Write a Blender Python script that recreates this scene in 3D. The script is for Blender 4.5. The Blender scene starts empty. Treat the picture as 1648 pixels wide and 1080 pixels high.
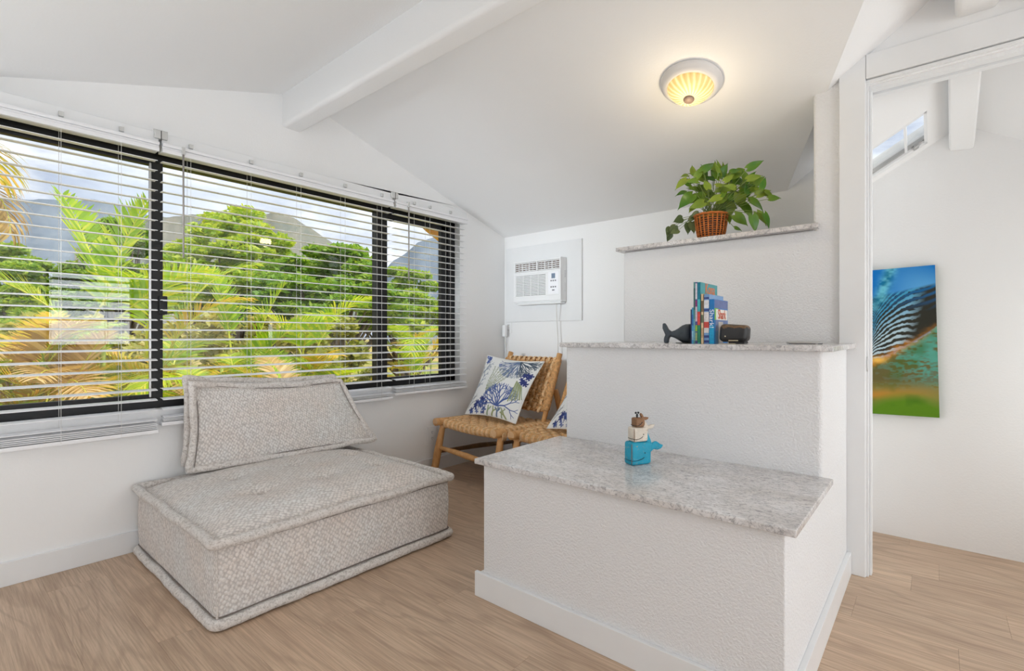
import bpy, bmesh, math, random
import numpy as np
from mathutils import Vector, Matrix, noise
random.seed(7); np.random.seed(7)
R = math.radians
SC = bpy.context.scene
COL = SC.collection

# ------------------------------------------------------------------ camera
FOC, HOR, YAW = 804.4, 539.2, R(40.3)
CAM = Vector((2.831, -3.239, 1.0))
FW = Vector((-math.sin(YAW), math.cos(YAW), 0)); RT = Vector((math.cos(YAW), math.sin(YAW), 0)); UP = Vector((0, 0, 1))
cd = bpy.data.cameras.new('camera'); cam = bpy.data.objects.new('camera', cd); COL.objects.link(cam)
cam.location = CAM; cam.rotation_euler = (R(90), 0, YAW)
cd.sensor_width = 36; cd.lens = FOC / 1648 * 36; cd.shift_y = -(540 - HOR) / 1648
cd.clip_start = 0.02; cd.clip_end = 3000
SC.camera = cam
def ray(px, py): return FW + RT * ((px - 824) / FOC) + UP * ((HOR - py) / FOC)
def onx(px, py, X): v = ray(px, py); return CAM + v * ((X - CAM.x) / v.x)
def ony(px, py, Y): v = ray(px, py); return CAM + v * ((Y - CAM.y) / v.y)
def onz(px, py, Z): v = ray(px, py); return CAM + v * ((Z - CAM.z) / v.z)
def at(px, py, dist): return CAM + ray(px, py) * dist

# ------------------------------------------------------------------ node helpers
def newmat(name):
    m = bpy.data.materials.new(name); m.use_nodes = True
    nt = m.node_tree; nt.nodes.clear()
    return m, nt
class NT:
    def __init__(s, nt): s.t = nt
    def n(s, typ, **kw):
        nd = s.t.nodes.new(typ)
        for k, v in kw.items():
            if k == 'op': nd.operation = v
            elif k.startswith('i_'): nd.inputs[int(k[2:]) if k[2:].isdigit() else k[2:].replace('_', ' ')].default_value = v
            else: setattr(nd, k, v)
        return nd
    def l(s, a, b): s.t.links.new(a, b)
    def math(s, op, a, b=None, c=None):
        nd = s.t.nodes.new('ShaderNodeMath'); nd.operation = op
        for i, x in enumerate((a, b, c)):
            if x is None: continue
            if isinstance(x, (int, float)): nd.inputs[i].default_value = x
            else: s.l(x, nd.inputs[i])
        return nd.outputs[0]
    def ramp(s, fac, stops, interp='LINEAR'):
        nd = s.t.nodes.new('ShaderNodeValToRGB'); cr = nd.color_ramp; cr.interpolation = interp
        while len(cr.elements) < len(stops): cr.elements.new(0.5)
        for e, (p, c) in zip(cr.elements, stops):
            e.position = p; e.color = (c[0], c[1], c[2], 1)
        s.l(fac, nd.inputs[0]); return nd.outputs[0]
    def mix(s, fac, a, b, blend='MIX'):
        nd = s.t.nodes.new('ShaderNodeMix'); nd.data_type = 'RGBA'; nd.blend_type = blend
        for i, x in ((0, fac), (6, a), (7, b)):
            if isinstance(x, (int, float)): nd.inputs[i].default_value = x
            elif isinstance(x, tuple): nd.inputs[i].default_value = (x[0], x[1], x[2], 1)
            else: s.l(x, nd.inputs[i])
        return nd.outputs[2]
    def noise(s, vec, scale, detail=3, rough=.5, dist=0):
        nd = s.n('ShaderNodeTexNoise'); nd.inputs['Scale'].default_value = scale
        nd.inputs['Detail'].default_value = detail; nd.inputs['Roughness'].default_value = rough
        nd.inputs['Distortion'].default_value = dist
        if vec is not None: s.l(vec, nd.inputs['Vector'])
        return nd.outputs[0]
    def mapping(s, vec, scale=(1, 1, 1), rot=(0, 0, 0), loc=(0, 0, 0)):
        nd = s.n('ShaderNodeMapping'); nd.inputs['Scale'].default_value = scale
        nd.inputs['Rotation'].default_value = rot; nd.inputs['Location'].default_value = loc
        s.l(vec, nd.inputs[0]); return nd.outputs[0]
    def bump(s, h, strength=.3, dist=.01):
        nd = s.n('ShaderNodeBump'); nd.inputs['Strength'].default_value = strength; nd.inputs['Distance'].default_value = dist
        s.l(h, nd.inputs['Height']); return nd.outputs[0]
    def out(s, shader): o = s.n('ShaderNodeOutputMaterial'); s.l(shader, o.inputs[0])
    def bsdf(s, color, rough=.6, normal=None, spec=.5, metal=0, trans=0, sheen=0, emis=None, estr=0):
        b = s.n('ShaderNodeBsdfPrincipled')
        if isinstance(color, tuple): b.inputs['Base Color'].default_value = (color[0], color[1], color[2], 1)
        else: s.l(color, b.inputs['Base Color'])
        if isinstance(rough, (int, float)): b.inputs['Roughness'].default_value = rough
        else: s.l(rough, b.inputs['Roughness'])
        b.inputs['Specular IOR Level'].default_value = spec; b.inputs['Metallic'].default_value = metal
        b.inputs['Transmission Weight'].default_value = trans; b.inputs['Sheen Weight'].default_value = sheen
        if normal is not None: s.l(normal, b.inputs['Normal'])
        if emis is not None:
            if isinstance(emis, tuple): b.inputs['Emission Color'].default_value = (*emis, 1)
            else: s.l(emis, b.inputs['Emission Color'])
            b.inputs['Emission Strength'].default_value = estr
        return b.outputs[0]
def S(r, g, b):   # sRGB 0-255 to linear
    f = lambda c: (c / 255) / 12.92 if c <= 10 else (((c / 255) + .055) / 1.055) ** 2.4
    return (f(r), f(g), f(b))

# ------------------------------------------------------------------ world, sun, daylight, fills, exposure
w = bpy.data.worlds.new('sky'); SC.world = w; w.use_nodes = True
wn = NT(w.node_tree); w.node_tree.nodes.clear()
tc = wn.n('ShaderNodeTexCoord')
sep = wn.n('ShaderNodeSeparateXYZ'); wn.l(tc.outputs['Generated'], sep.inputs[0])
el = sep.outputs[2]
base = wn.ramp(el, [(0.0, S(226, 231, 238)), (.12, S(208, 216, 229)), (.4, S(190, 203, 222)), (1, S(168, 188, 216))])
cv = wn.mapping(tc.outputs['Generated'], scale=(1, 1, 2.6), loc=(.35, .1, .2))
cn = wn.noise(cv, 2.6, 7, .56, .35)
cl = wn.ramp(cn, [(.30, (0, 0, 0)), (.50, (1, 1, 1))])
cshade = wn.ramp(wn.noise(cv, 5.5, 5, .6), [(.34, S(170, 181, 201)), (.62, S(250, 251, 253))])
skyc = wn.mix(cl, base, cshade)
grd = wn.ramp(el, [(.49, (0, 0, 0)), (.5, (1, 1, 1))])
bg = wn.n('ShaderNodeBackground'); wn.l(skyc, bg.inputs[0]); bg.inputs[1].default_value = 1.5
wo = wn.n('ShaderNodeOutputWorld'); wn.l(bg.outputs[0], wo.inputs[0])

sl = bpy.data.lights.new('sun', 'SUN'); sl.energy = 3.8; sl.angle = R(1.5); sl.color = (1, .95, .86)
so = bpy.data.objects.new('sun', sl); COL.objects.link(so)
so.rotation_euler = Vector((.50, .22, .84)).to_track_quat('Z', 'Y').to_euler(); so.location = (3, 5, 12)
def area(name, loc, target, sx, sy, power, color=(1, 1, 1), spread=180):
    a = bpy.data.lights.new(name, 'AREA'); a.shape = 'RECTANGLE'; a.size = sx; a.size_y = sy; a.energy = power; a.color = color; a.spread = R(spread)
    o = bpy.data.objects.new(name, a); COL.objects.link(o); o.location = loc
    o.rotation_euler = (Vector(loc) - Vector(target)).to_track_quat('Z', 'Y').to_euler(); return o
# area lights: daylight from the unseen right side, then fills added without openings
area('daylight_right', (6.94, -3.3, 1.1), (2.0, -2.6, 1.3), 1.5, 1.6, 52, (.865, .94, 1))
area('daylight_window', (7.15, -1.53, 1.39), (0, -1.53, 1.39), 1.0, 1.1, 20, (.89, .95, 1))
area('ceiling_fill_near', (1.2, -3.92, .12), (1.2, -3.7, 3), 2.2, .4, 15, (.865, .94, 1), 150)  # added uplight that brightens the ceiling, not a sunlit floor patch
area('upward_fill_right', (5.3, -1.75, .05), (5.1, -1.75, 3), 2.4, 1.5, 17, (.865, .94, 1))  # added upward fill for the ceiling and right-facing sides
area('back_corner_fill', (.55, -4.13, 1.28), (.50, 0, 1.36), .8, .35, 4.6, (.865, .94, 1), 44)  # added narrow fill for the back corner; the near wall has no window
area('landing_fill', (3.82, -.36, .95), (2.6, -.36, 1.3), .4, 1.1, 5.4, (.96, 1, .985))  # added area fill inside the closed landing
SC.view_settings.view_transform = 'Standard'; SC.view_settings.look = 'None'
SC.view_settings.gamma = 1; SC.view_settings.exposure = 0.0; SC.view_settings.use_curve_mapping = False
SC.cycles.use_denoising = True; SC.cycles.max_bounces = 10; SC.cycles.diffuse_bounces = 6
SC.cycles.transparent_max_bounces = 24; SC.cycles.caustics_reflective = False; SC.cycles.caustics_refractive = False
SC.cycles.sample_clamp_indirect = 6

# ------------------------------------------------------------------ materials
def simple(name, col, rough=.6, spec=.5, metal=0, var=.04, scale=12, bump=0, bscale=80):
    m, nt = newmat(name); N = NT(nt)
    t = N.n('ShaderNodeTexCoord').outputs['Object']
    n = N.noise(t, scale, 3)
    a = tuple(max(0, c * (1 - var)) for c in col); b = tuple(min(1, c * (1 + var)) for c in col)
    c = N.ramp(n, [(.3, a), (.7, b)])
    nrm = N.bump(N.noise(t, bscale, 2), bump, .004) if bump else None
    N.out(N.bsdf(c, rough, nrm, spec, metal)); return m
def stucco(name, col, scale=90, strength=.35):
    m, nt = newmat(name); N = NT(nt)
    t = N.n('ShaderNodeTexCoord').outputs['Object']
    c = N.ramp(N.noise(t, 1.3, 2), [(.3, tuple(x * .985 for x in col)), (.7, col)])
    h = N.ramp(N.noise(t, scale, 3, .55, .4), [(.35, (0, 0, 0)), (.65, (1, 1, 1))])
    N.out(N.bsdf(c, .75, N.bump(h, strength, .0035), .3)); return m
M = {}
M['wall'] = stucco('white_wall_paint', S(244, 244, 244), 120, .10)
M['ceil'] = stucco('white_ceiling_paint', S(245, 245, 245), 110, .08)
M['stucco'] = stucco('orange_peel_wall_paint', S(234, 234, 235), 135, .5)
M['trim'] = simple('white_trim_paint', S(235, 236, 237), .35, .5, var=.01)
M['blind'] = simple('white_blind_slat', S(238, 238, 240), .35, .5, var=.01)
M['clear'] = simple('clear_bracket_plastic', S(205, 205, 203), .25)
M['wand'] = simple('clear_tilt_wand', S(150, 145, 140), .2)
M['cord'] = simple('white_cord', S(225, 223, 218), .7)
M['black'] = simple('black_window_frame', S(24, 24, 26), .45, .4)
M['silver'] = simple('brushed_silver', S(190, 190, 190), .3, .5, 1)
M['bronze'] = simple('taupe_finial', S(126, 108, 98), .45, .4)
M['acw'] = simple('white_unit_plastic', S(240, 241, 242), .4, var=.008)
M['dark'] = simple('dark_recess', S(70, 66, 64), .8)
M['darkred'] = simple('dark_vent_recess', S(112, 92, 84), .8)
M['btn'] = simple('grey_button', S(120, 120, 125), .5)
M['lcd'] = simple('blue_grey_display', S(120, 138, 160), .3)
M['plate'] = simple('white_outlet_plate', S(240, 240, 240), .4, var=.005)

def quartz():
    m, nt = newmat('speckled_grey_quartz'); N = NT(nt)
    t = N.n('ShaderNodeTexCoord').outputs['Object']
    t2 = N.mapping(t, scale=(1, 1.5, 1))
    n1 = N.noise(t2, 9, 7, .72, .9)
    n2 = N.noise(t2, 64, 5, .72, 1.2)
    n3 = N.noise(t2, 4, 4, .6, .5)
    v = N.math('ABSOLUTE', N.math('SUBTRACT', n1, .5))
    vein = N.ramp(v, [(.0, (1, 1, 1)), (.035, (.25, .25, .25)), (.09, (0, 0, 0))])
    spk = N.ramp(n2, [(.50, (0, 0, 0)), (.62, (1, 1, 1))])
    b = N.ramp(n3, [(.35, S(236, 235, 236)), (.6, S(216, 211, 208))])
    c = N.mix(N.math('MULTIPLY', vein, .42), b, S(160, 158, 162))
    c = N.mix(N.math('MULTIPLY', spk, .62), c, S(118, 116, 120))
    N.out(N.bsdf(c, .16, None, .5)); return m
M['quartz'] = quartz()

def woodfloor():
    m, nt = newmat('light_oak_plank'); N = NT(nt)
    t = N.n('ShaderNodeTexCoord').outputs['Object']
    oi = N.n('ShaderNodeObjectInfo').outputs['Random']
    off = N.n('ShaderNodeCombineXYZ'); N.l(N.math('MULTIPLY', oi, 37), off.inputs[0]); N.l(N.math('MULTIPLY', oi, 91), off.inputs[1]); N.l(N.math('MULTIPLY', oi, 17), off.inputs[2])
    va = N.n('ShaderNodeVectorMath', op='ADD'); N.l(t, va.inputs[0]); N.l(off.outputs[0], va.inputs[1])
    v = va.outputs[0]
    g = N.mapping(v, scale=(.9, 4.6, 1))
    warp = N.noise(g, 1.0, 2, .45, .3)
    rings = N.math('SINE', N.math('MULTIPLY', warp, 60))
    fine = N.noise(N.mapping(v, scale=(5, 170, 1)), 1, 4, .65)
    broad = N.noise(N.mapping(v, scale=(1.2, 7, 1)), 1.6, 3, .6)
    c = N.ramp(broad, [(.3, S(196, 168, 143)), (.7, S(216, 190, 164))])
    c = N.mix(N.ramp(rings, [(.45, (0, 0, 0)), (1, (.32, .32, .32))]), c, S(150, 124, 103))
    c = N.mix(N.ramp(fine, [(.40, (.45, .45, .45)), (.6, (0, 0, 0))]), c, S(150, 126, 106))
    c = N.mix(1, c, N.ramp(oi, [(0, (.93, .93, .93)), (1, (1.04, 1.03, 1.02))]), 'MULTIPLY')
    N.out(N.bsdf(c, N.ramp(fine, [(.3, (.48, .48, .48)), (.7, (.34, .34, .34))]), N.bump(fine, .12, .002), .4)); return m
M['floor'] = woodfloor()
M['gap'] = simple('plank_joint', S(150, 128, 110), .9)

def fabric():
    m, nt = newmat('woven_grey_beige_upholstery'); N = NT(nt)
    uv = N.n('ShaderNodeUVMap').outputs[0]
    t = N.n('ShaderNodeTexCoord').outputs['Object']
    mp = N.mapping(uv, rot=(0, 0, R(36)), scale=(1, .8, 1))
    vo = N.n('ShaderNodeTexVoronoi'); vo.feature = 'SMOOTH_F1'; vo.inputs['Scale'].default_value = 84; vo.inputs['Randomness'].default_value = .42; vo.inputs['Smoothness'].default_value = .25
    N.l(mp, vo.inputs['Vector'])
    h = N.math('SUBTRACT', .85, N.math('MULTIPLY', vo.outputs['Distance'], 1.15))
    fz = N.noise(uv, 420, 3, .7)
    hh = N.math('ADD', h, N.math('MULTIPLY', fz, .45))
    big = N.noise(t, 5, 3)
    sm = N.noise(t, 85, 3, .7)
    c = N.ramp(big, [(.32, S(246, 236, 229)), (.68, S(246, 245, 243))])
    c = N.mix(N.ramp(sm, [(.42, (.0, .0, .0)), (.68, (.4, .4, .4))]), c, S(185, 170, 160))
    c = N.mix(N.ramp(h, [(.20, (.40, .40, .40)), (.42, (0, 0, 0))]), c, S(150, 141, 136))
    N.out(N.bsdf(c, .95, N.bump(hh, .85, .006), .15, sheen=.25)); return m
M['fabric'] = fabric()
def pipefab():
    m, nt = newmat('fuzzy_grey_beige_piping'); N = NT(nt)
    t = N.n('ShaderNodeTexCoord').outputs['Object']
    n = N.noise(t, 95, 4, .65, .9); big = N.noise(t, 6, 2)
    c = N.ramp(n, [(.34, S(172, 163, 156)), (.52, S(232, 226, 221)), (.75, S(242, 239, 236))])
    c = N.mix(.25, c, N.ramp(big, [(.3, S(196, 180, 170)), (.7, S(205, 206, 206))]))
    N.out(N.bsdf(c, .95, N.bump(n, .8, .006), .15, sheen=.25)); return m
M['pipe'] = pipefab()
M['seam'] = simple('dark_seam', S(120, 110, 104), .9)

def woodstick(name, c1, c2):
    m, nt = newmat(name); N = NT(nt)
    t = N.n('ShaderNodeTexCoord').outputs['Object']
    n = N.noise(N.mapping(t, scale=(9, 9, 3)), 3, 4, .6, .5)
    c = N.ramp(n, [(.3, c1), (.7, c2)])
    N.out(N.bsdf(c, .5, N.bump(n, .15, .003), .4)); return m
M['teak'] = woodstick('honey_teak_log', S(190, 135, 80), S(222, 172, 115))
M['teakdark'] = woodstick('dark_teak_stretcher', S(100, 72, 46), S(132, 98, 64))
M['teakend'] = woodstick('sawn_log_end', S(205, 160, 115), S(226, 186, 144))
M['rattan'] = simple('natural_rattan_cord', S(214, 166, 112), .55, .4, var=.28, scale=60, bump=.3, bscale=300)
M['rattan2'] = simple('pale_rattan_cord', S(226, 188, 142), .55, .4, var=.24, scale=60, bump=.3, bscale=300)
M['basket'] = simple('orange_brown_wicker', S(186, 106, 44), .5, .4, var=.25, scale=50)
M['moss'] = simple('dry_moss', S(170, 150, 90), .95, var=.4, scale=90)

def leafmat(name, c1, c2, c3, trans=.35, scale=3, rough=.45, edge=None):
    m, nt = newmat(name); N = NT(nt)
    t = N.n('ShaderNodeTexCoord').outputs['Object']
    g = N.n('ShaderNodeNewGeometry').outputs['Random Per Island']
    oi = N.n('ShaderNodeObjectInfo').outputs['Random']
    n = N.noise(t, scale, 2)
    f = N.math('ADD', N.math('MULTIPLY', g, .45), N.math('MULTIPLY', N.math('ADD', n, N.math('MULTIPLY', oi, .35)), .55))
    c = N.ramp(f, [(.2, c1), (.5, c2), (.8, c3)])
    b = N.bsdf(c, rough, None, .35)
    tr = N.n('ShaderNodeBsdfTranslucent'); N.l(N.mix(1, c, (1.25, 1.15, .5), 'MULTIPLY'), tr.inputs[0])
    mx = N.n('ShaderNodeMixShader'); mx.inputs[0].default_value = trans; N.l(b, mx.inputs[1]); N.l(tr.outputs[0], mx.inputs[2])
    N.out(mx.outputs[0]); return m
M['pothos'] = leafmat('pothos_leaf', S(44, 82, 30), S(74, 122, 40), S(156, 168, 62), .18, 8, .3)
M['pothosdark'] = leafmat('dusky_pothos_leaf', S(60, 76, 48), S(84, 102, 66), S(110, 120, 78), .12, 6, .35)
M['stemg'] = simple('green_stem', S(120, 140, 70), .5)
M['palm'] = leafmat('bright_palm_leaf', S(112, 158, 38), S(168, 204, 54), S(226, 224, 84), .45, .8)
M['palmy'] = leafmat('yellowing_palm_leaf', S(158, 158, 40), S(214, 198, 64), S(236, 190, 96), .4, .8)
M['palmdry'] = leafmat('dry_palm_leaf', S(150, 116, 66), S(200, 168, 106), S(226, 196, 140), .25, .8)
M['rachis'] = simple('yellow_green_palm_rib', S(208, 210, 74), .4, var=.15)
M['cane'] = simple('palm_cane', S(170, 186, 84), .5, var=.3, scale=6)
M['tree'] = leafmat('broadleaf_tree_leaf', S(104, 150, 50), S(158, 192, 70), S(210, 220, 98), .45, .25)
M['tree2'] = leafmat('dark_broadleaf_leaf', S(96, 144, 50), S(146, 184, 68), S(196, 210, 92), .42, .25)
M['bush'] = leafmat('undergrowth_leaf', S(120, 132, 60), S(168, 172, 84), S(216, 204, 130), .4, .5)
M['bark'] = simple('grey_brown_bark', S(128, 114, 98), .9, var=.3, scale=5)

def glassmat():
    m, nt = newmat('window_glass'); N = NT(nt)
    tr = N.n('ShaderNodeBsdfTransparent'); tr.inputs[0].default_value = (.96, .97, .97, 1)
    gl = N.n('ShaderNodeBsdfGlossy'); gl.inputs['Roughness'].default_value = .01
    gm = N.n('ShaderNodeNewGeometry'); dt = N.n('ShaderNodeVectorMath', op='DOT_PRODUCT'); N.l(gm.outputs['Incoming'], dt.inputs[0]); N.l(gm.outputs['Normal'], dt.inputs[1])
    fz = N.math('ADD', .04, N.math('MULTIPLY', .96, N.math('POWER', N.math('SUBTRACT', 1, N.math('ABSOLUTE', dt.outputs['Value'])), 5)))
    mx = N.n('ShaderNodeMixShader'); N.l(fz, mx.inputs[0]); N.l(tr.outputs[0], mx.inputs[1]); N.l(gl.outputs[0], mx.inputs[2])
    N.out(mx.outputs[0]); return m
M['glass'] = glassmat()
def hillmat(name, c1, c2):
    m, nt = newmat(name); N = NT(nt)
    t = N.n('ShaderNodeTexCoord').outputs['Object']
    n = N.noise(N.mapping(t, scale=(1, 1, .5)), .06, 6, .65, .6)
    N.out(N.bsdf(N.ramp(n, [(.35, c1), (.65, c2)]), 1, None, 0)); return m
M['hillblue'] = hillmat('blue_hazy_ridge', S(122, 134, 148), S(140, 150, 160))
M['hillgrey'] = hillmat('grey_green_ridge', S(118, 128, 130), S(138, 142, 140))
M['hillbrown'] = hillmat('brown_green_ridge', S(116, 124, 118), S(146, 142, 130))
def lawn():
    m, nt = newmat('dry_and_green_lawn'); N = NT(nt)
    t = N.n('ShaderNodeTexCoord').outputs['Object']
    n = N.noise(t, .12, 5, .6); f = N.noise(t, 9, 3, .7)
    c = N.ramp(n, [(.38, S(112, 138, 58)), (.52, S(196, 168, 108)), (.7, S(214, 182, 126))])
    c = N.mix(N.math('MULTIPLY', f, .5), c, S(130, 134, 72))
    N.out(N.bsdf(c, 1, None, .1)); return m
M['lawn'] = lawn()
def vcol(name, rough=.6, spec=.3, bump=0, bscale=600):
    m, nt = newmat(name); N = NT(nt)
    a = N.n('ShaderNodeAttribute'); a.attribute_name = 'Col'
    t = N.n('ShaderNodeTexCoord').outputs['Object']
    nrm = N.bump(N.noise(t, bscale, 2), bump, .001) if bump else None
    N.out(N.bsdf(a.outputs['Color'], rough, nrm, spec)); return m
M['print'] = vcol('printed_cotton', .9, .1, .4)
M['canvas'] = vcol('printed_canvas', .75, .2, .1)
M['cover'] = vcol('printed_book_cover', .35, .4)
M['paper'] = simple('paper_pages', S(235, 230, 218), .8)
def paintedwood(name, c, under, wear=.6):
    m, nt = newmat(name); N = NT(nt)
    t = N.n('ShaderNodeTexCoord').outputs['Object']
    n = N.noise(N.mapping(t, scale=(1, 1, 2.2)), 70, 5, .7, .8)
    cc = N.ramp(N.noise(t, 30, 3), [(.3, tuple(x * .8 for x in c)), (.7, c)])
    cc = N.mix(N.ramp(n, [(wear, (0, 0, 0)), (wear + .06, (1, 1, 1))]), cc, under)
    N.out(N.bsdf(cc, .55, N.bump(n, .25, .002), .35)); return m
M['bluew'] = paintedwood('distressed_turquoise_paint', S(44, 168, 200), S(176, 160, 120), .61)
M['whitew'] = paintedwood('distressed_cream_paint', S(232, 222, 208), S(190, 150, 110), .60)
M['brownw'] = paintedwood('brown_carved_wood', S(150, 112, 82), S(106, 72, 50), .58)
M['iron'] = simple('dark_cast_iron', S(48, 47, 48), .45, .5, .3, var=.15)
M['ink'] = simple('black_ink', S(20, 25, 30), .6)
M['slate'] = simple('slate_blue_black_iron', S(72, 80, 88), .5, .5, .2, var=.12, scale=30, bump=.2, bscale=60)
def headmat():
    m, nt = newmat('black_iron_rubbed_bronze'); N = NT(nt)
    t = N.n('ShaderNodeTexCoord').outputs['Object']
    g = N.n('ShaderNodeSeparateXYZ'); N.l(t, g.inputs[0])
    n = N.noise(t, 45, 4, .7)
    f = N.math('ADD', N.math('MULTIPLY', g.outputs[2], 42), N.math('MULTIPLY', n, 1.6))
    c = N.ramp(N.math('SUBTRACT', f, 3.0), [(.35, S(36, 35, 36)), (.6, S(128, 96, 62)), (.9, S(66, 54, 46))])
    N.out(N.bsdf(c, .42, N.bump(n, .3, .002), .5)); return m
M['head'] = headmat()
M['teeth'] = simple('cream_teeth', S(220, 205, 175), .5)
M['eave'] = simple('orange_stained_eave_board', S(226, 166, 62), .6, var=.15, scale=20)

# ------------------------------------------------------------------ mesh helpers
class MB:
    def __init__(s): s.v = []; s.f = []; s.m = []
    def add(s, vs, fs, mi=0):
        b = len(s.v); s.v += [tuple(v) for v in vs]
        s.f += [tuple(b + i for i in f) for f in fs]; s.m += [mi] * len(fs); return s
    def box(s, x0, x1, y0, y1, z0, z1, mi=0):
        if x0 > x1: x0, x1 = x1, x0
        if y0 > y1: y0, y1 = y1, y0
        if z0 > z1: z0, z1 = z1, z0
        vs = [(x, y, z) for z in (z0, z1) for y in (y0, y1) for x in (x0, x1)]
        return s.add(vs, [(0, 2, 3, 1), (4, 5, 7, 6), (0, 1, 5, 4), (2, 6, 7, 3), (0, 4, 6, 2), (1, 3, 7, 5)], mi)
    def poly(s, pts, mi=0): return s.add(pts, [tuple(range(len(pts)))], mi)
    def prism(s, pts, d, mi=0):   # pts polygon (3D), extruded by vector d
        n = len(pts); d = Vector(d); P = [Vector(p) for p in pts]; Q = [p + d for p in P]
        fs = [tuple(range(n))[::-1], tuple(range(n, 2 * n))] + [(i, (i + 1) % n, n + (i + 1) % n, n + i) for i in range(n)]
        return s.add(P + Q, fs, mi)
    def tube(s, pts, r, seg=8, mi=0, caps=True, closed=False):
        P = [Vector(p) for p in pts]; n = len(P)
        rr = r if isinstance(r, (list, tuple)) else [r] * n
        vs = []; prev = None
        for i, p in enumerate(P):
            if closed: t = P[(i + 1) % n] - P[i - 1]
            else: t = P[min(i + 1, n - 1)] - P[max(i - 1, 0)]
            t = t.normalized() if t.length > 1e-9 else Vector((0, 0, 1))
            if prev is None:
                a = Vector((0, 0, 1)) if abs(t.z) < .9 else Vector((1, 0, 0)); u = t.cross(a).normalized()
            else:
                u = prev - t * prev.dot(t)
                u = u.normalized() if u.length > 1e-6 else t.orthogonal().normalized()
            prev = u; q = t.cross(u)
            for k in range(seg):
                a = 2 * math.pi * k / seg; vs.append(p + (u * math.cos(a) + q * math.sin(a)) * rr[i])
        fs = []
        for i in range(n if closed else n - 1):
            j = (i + 1) % n
            for k in range(seg):
                fs.append((i * seg + k, i * seg + (k + 1) % seg, j * seg + (k + 1) % seg, j * seg + k))
        if caps and not closed:
            fs.append(tuple(range(seg))[::-1]); fs.append(tuple((n - 1) * seg + k for k in range(seg)))
        return s.add(vs, fs, mi)
    def lathe(s, prof, seg=32, c=(0, 0, 0), mi=0, cap0=True, cap1=True):
        vs = []; n = len(prof)
        for r, z in prof:
            for k in range(seg):
                a = 2 * math.pi * k / seg; vs.append((c[0] + r * math.cos(a), c[1] + r * math.sin(a), c[2] + z))
        fs = [(i * seg + k, i * seg + (k + 1) % seg, (i + 1) * seg + (k + 1) % seg, (i + 1) * seg + k) for i in range(n - 1) for k in range(seg)]
        if cap0: fs.append(tuple(range(seg))[::-1])
        if cap1: fs.append(tuple((n - 1) * seg + k for k in range(seg)))
        return s.add(vs, fs, mi)
    def ball(s, c, rx, ry=None, rz=None, seg=12, rings=8, mi=0):
        ry = ry or rx; rz = rz or rx; vs = []; fs = []
        for i in range(rings + 1):
            th = math.pi * i / rings
            for k in range(seg):
                a = 2 * math.pi * k / seg
                vs.append((c[0] + rx * math.sin(th) * math.cos(a), c[1] + ry * math.sin(th) * math.sin(a), c[2] + rz * math.cos(th)))
        for i in range(rings):
            for k in range(seg): fs.append((i * seg + k, (i + 1) * seg + k, (i + 1) * seg + (k + 1) % seg, i * seg + (k + 1) % seg))
        return s.add(vs, fs, mi)
    def mesh(s, name, mats, smooth=False, merge=0):
        me = bpy.data.meshes.new(name); me.from_pydata(s.v, [], s.f)
        for m in (mats if isinstance(mats, (list, tuple)) else [mats]): me.materials.append(m)
        if any(s.m): me.polygons.foreach_set('material_index', s.m)
        me.validate()
        bm = bmesh.new(); bm.from_mesh(me)
        if merge: bmesh.ops.remove_doubles(bm, verts=bm.verts, dist=merge)
        bmesh.ops.recalc_face_normals(bm, faces=bm.faces); bm.to_mesh(me); bm.free()
        if smooth: me.polygons.foreach_set('use_smooth', [True] * len(me.polygons))
        me.update(); return me
    def build(s, name, mats, parent=None, world=False, smooth=False, bevel=0, bseg=2, merge=0):
        if world and parent is not None:
            o = worldloc(parent); s.v = [(x - o.x, y - o.y, z - o.z) for x, y, z in s.v]
        return link(name, s.mesh(name, mats, smooth, merge), parent, bevel, bseg)
def worldloc(p):
    v = Vector((0, 0, 0))
    while p is not None: v += p.location; p = p.parent
    return v
def link(name, me, parent=None, bevel=0, bseg=2):
    o = bpy.data.objects.new(name, me); COL.objects.link(o)
    if parent is not None: o.parent = parent
    if bevel:
        b = o.modifiers.new('bevel', 'BEVEL'); b.width = bevel; b.segments = bseg; b.limit_method = 'ANGLE'; b.angle_limit = R(40)
        me.polygons.foreach_set('use_smooth', [True] * len(me.polygons))
        wn_ = o.modifiers.new('wn', 'WEIGHTED_NORMAL'); wn_.keep_sharp = False
    return o
def thing(name, label, cat, loc=(0, 0, 0), rotz=0, group=None):
    o = bpy.data.objects.new(name, None); COL.objects.link(o); o.empty_display_size = .1
    o.location = loc; o.rotation_euler = (0, 0, rotz); tag(o, label, cat, group); return o
def tag(o, label=None, cat=None, group=None, kind=None):
    if label: o['label'] = label
    if cat: o['category'] = cat
    if group: o['group'] = group
    if kind: o['kind'] = kind
    return o
def struct(o, label=None, cat=None): o['kind'] = 'structure'; tag(o, label, cat); return o
def structe(name, loc=(0, 0, 0), label=None, cat=None):
    o = bpy.data.objects.new(name, None); COL.objects.link(o); o.location = loc; return struct(o, label, cat)
def copy_tree(o, parent=None):
    c = o.copy(); COL.objects.link(c)
    if parent is not None: c.parent = parent
    for ch in list(o.children): copy_tree(ch, c)
    return c
def lerp(a, b, t): return Vector(a) * (1 - t) + Vector(b) * t

# ================================================================== SETTING
RX, RY = 7.0, -4.2                      # unseen right wall and near wall
SL = .3045; RIDY = -1.83; RIDZ = 2.394  # main gable
def zA(y): return RIDZ - SL * abs(y - RIDY)
VX0, RIX = 2.173, 2.945                 # valley start, cross ridge
T = .12
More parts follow.
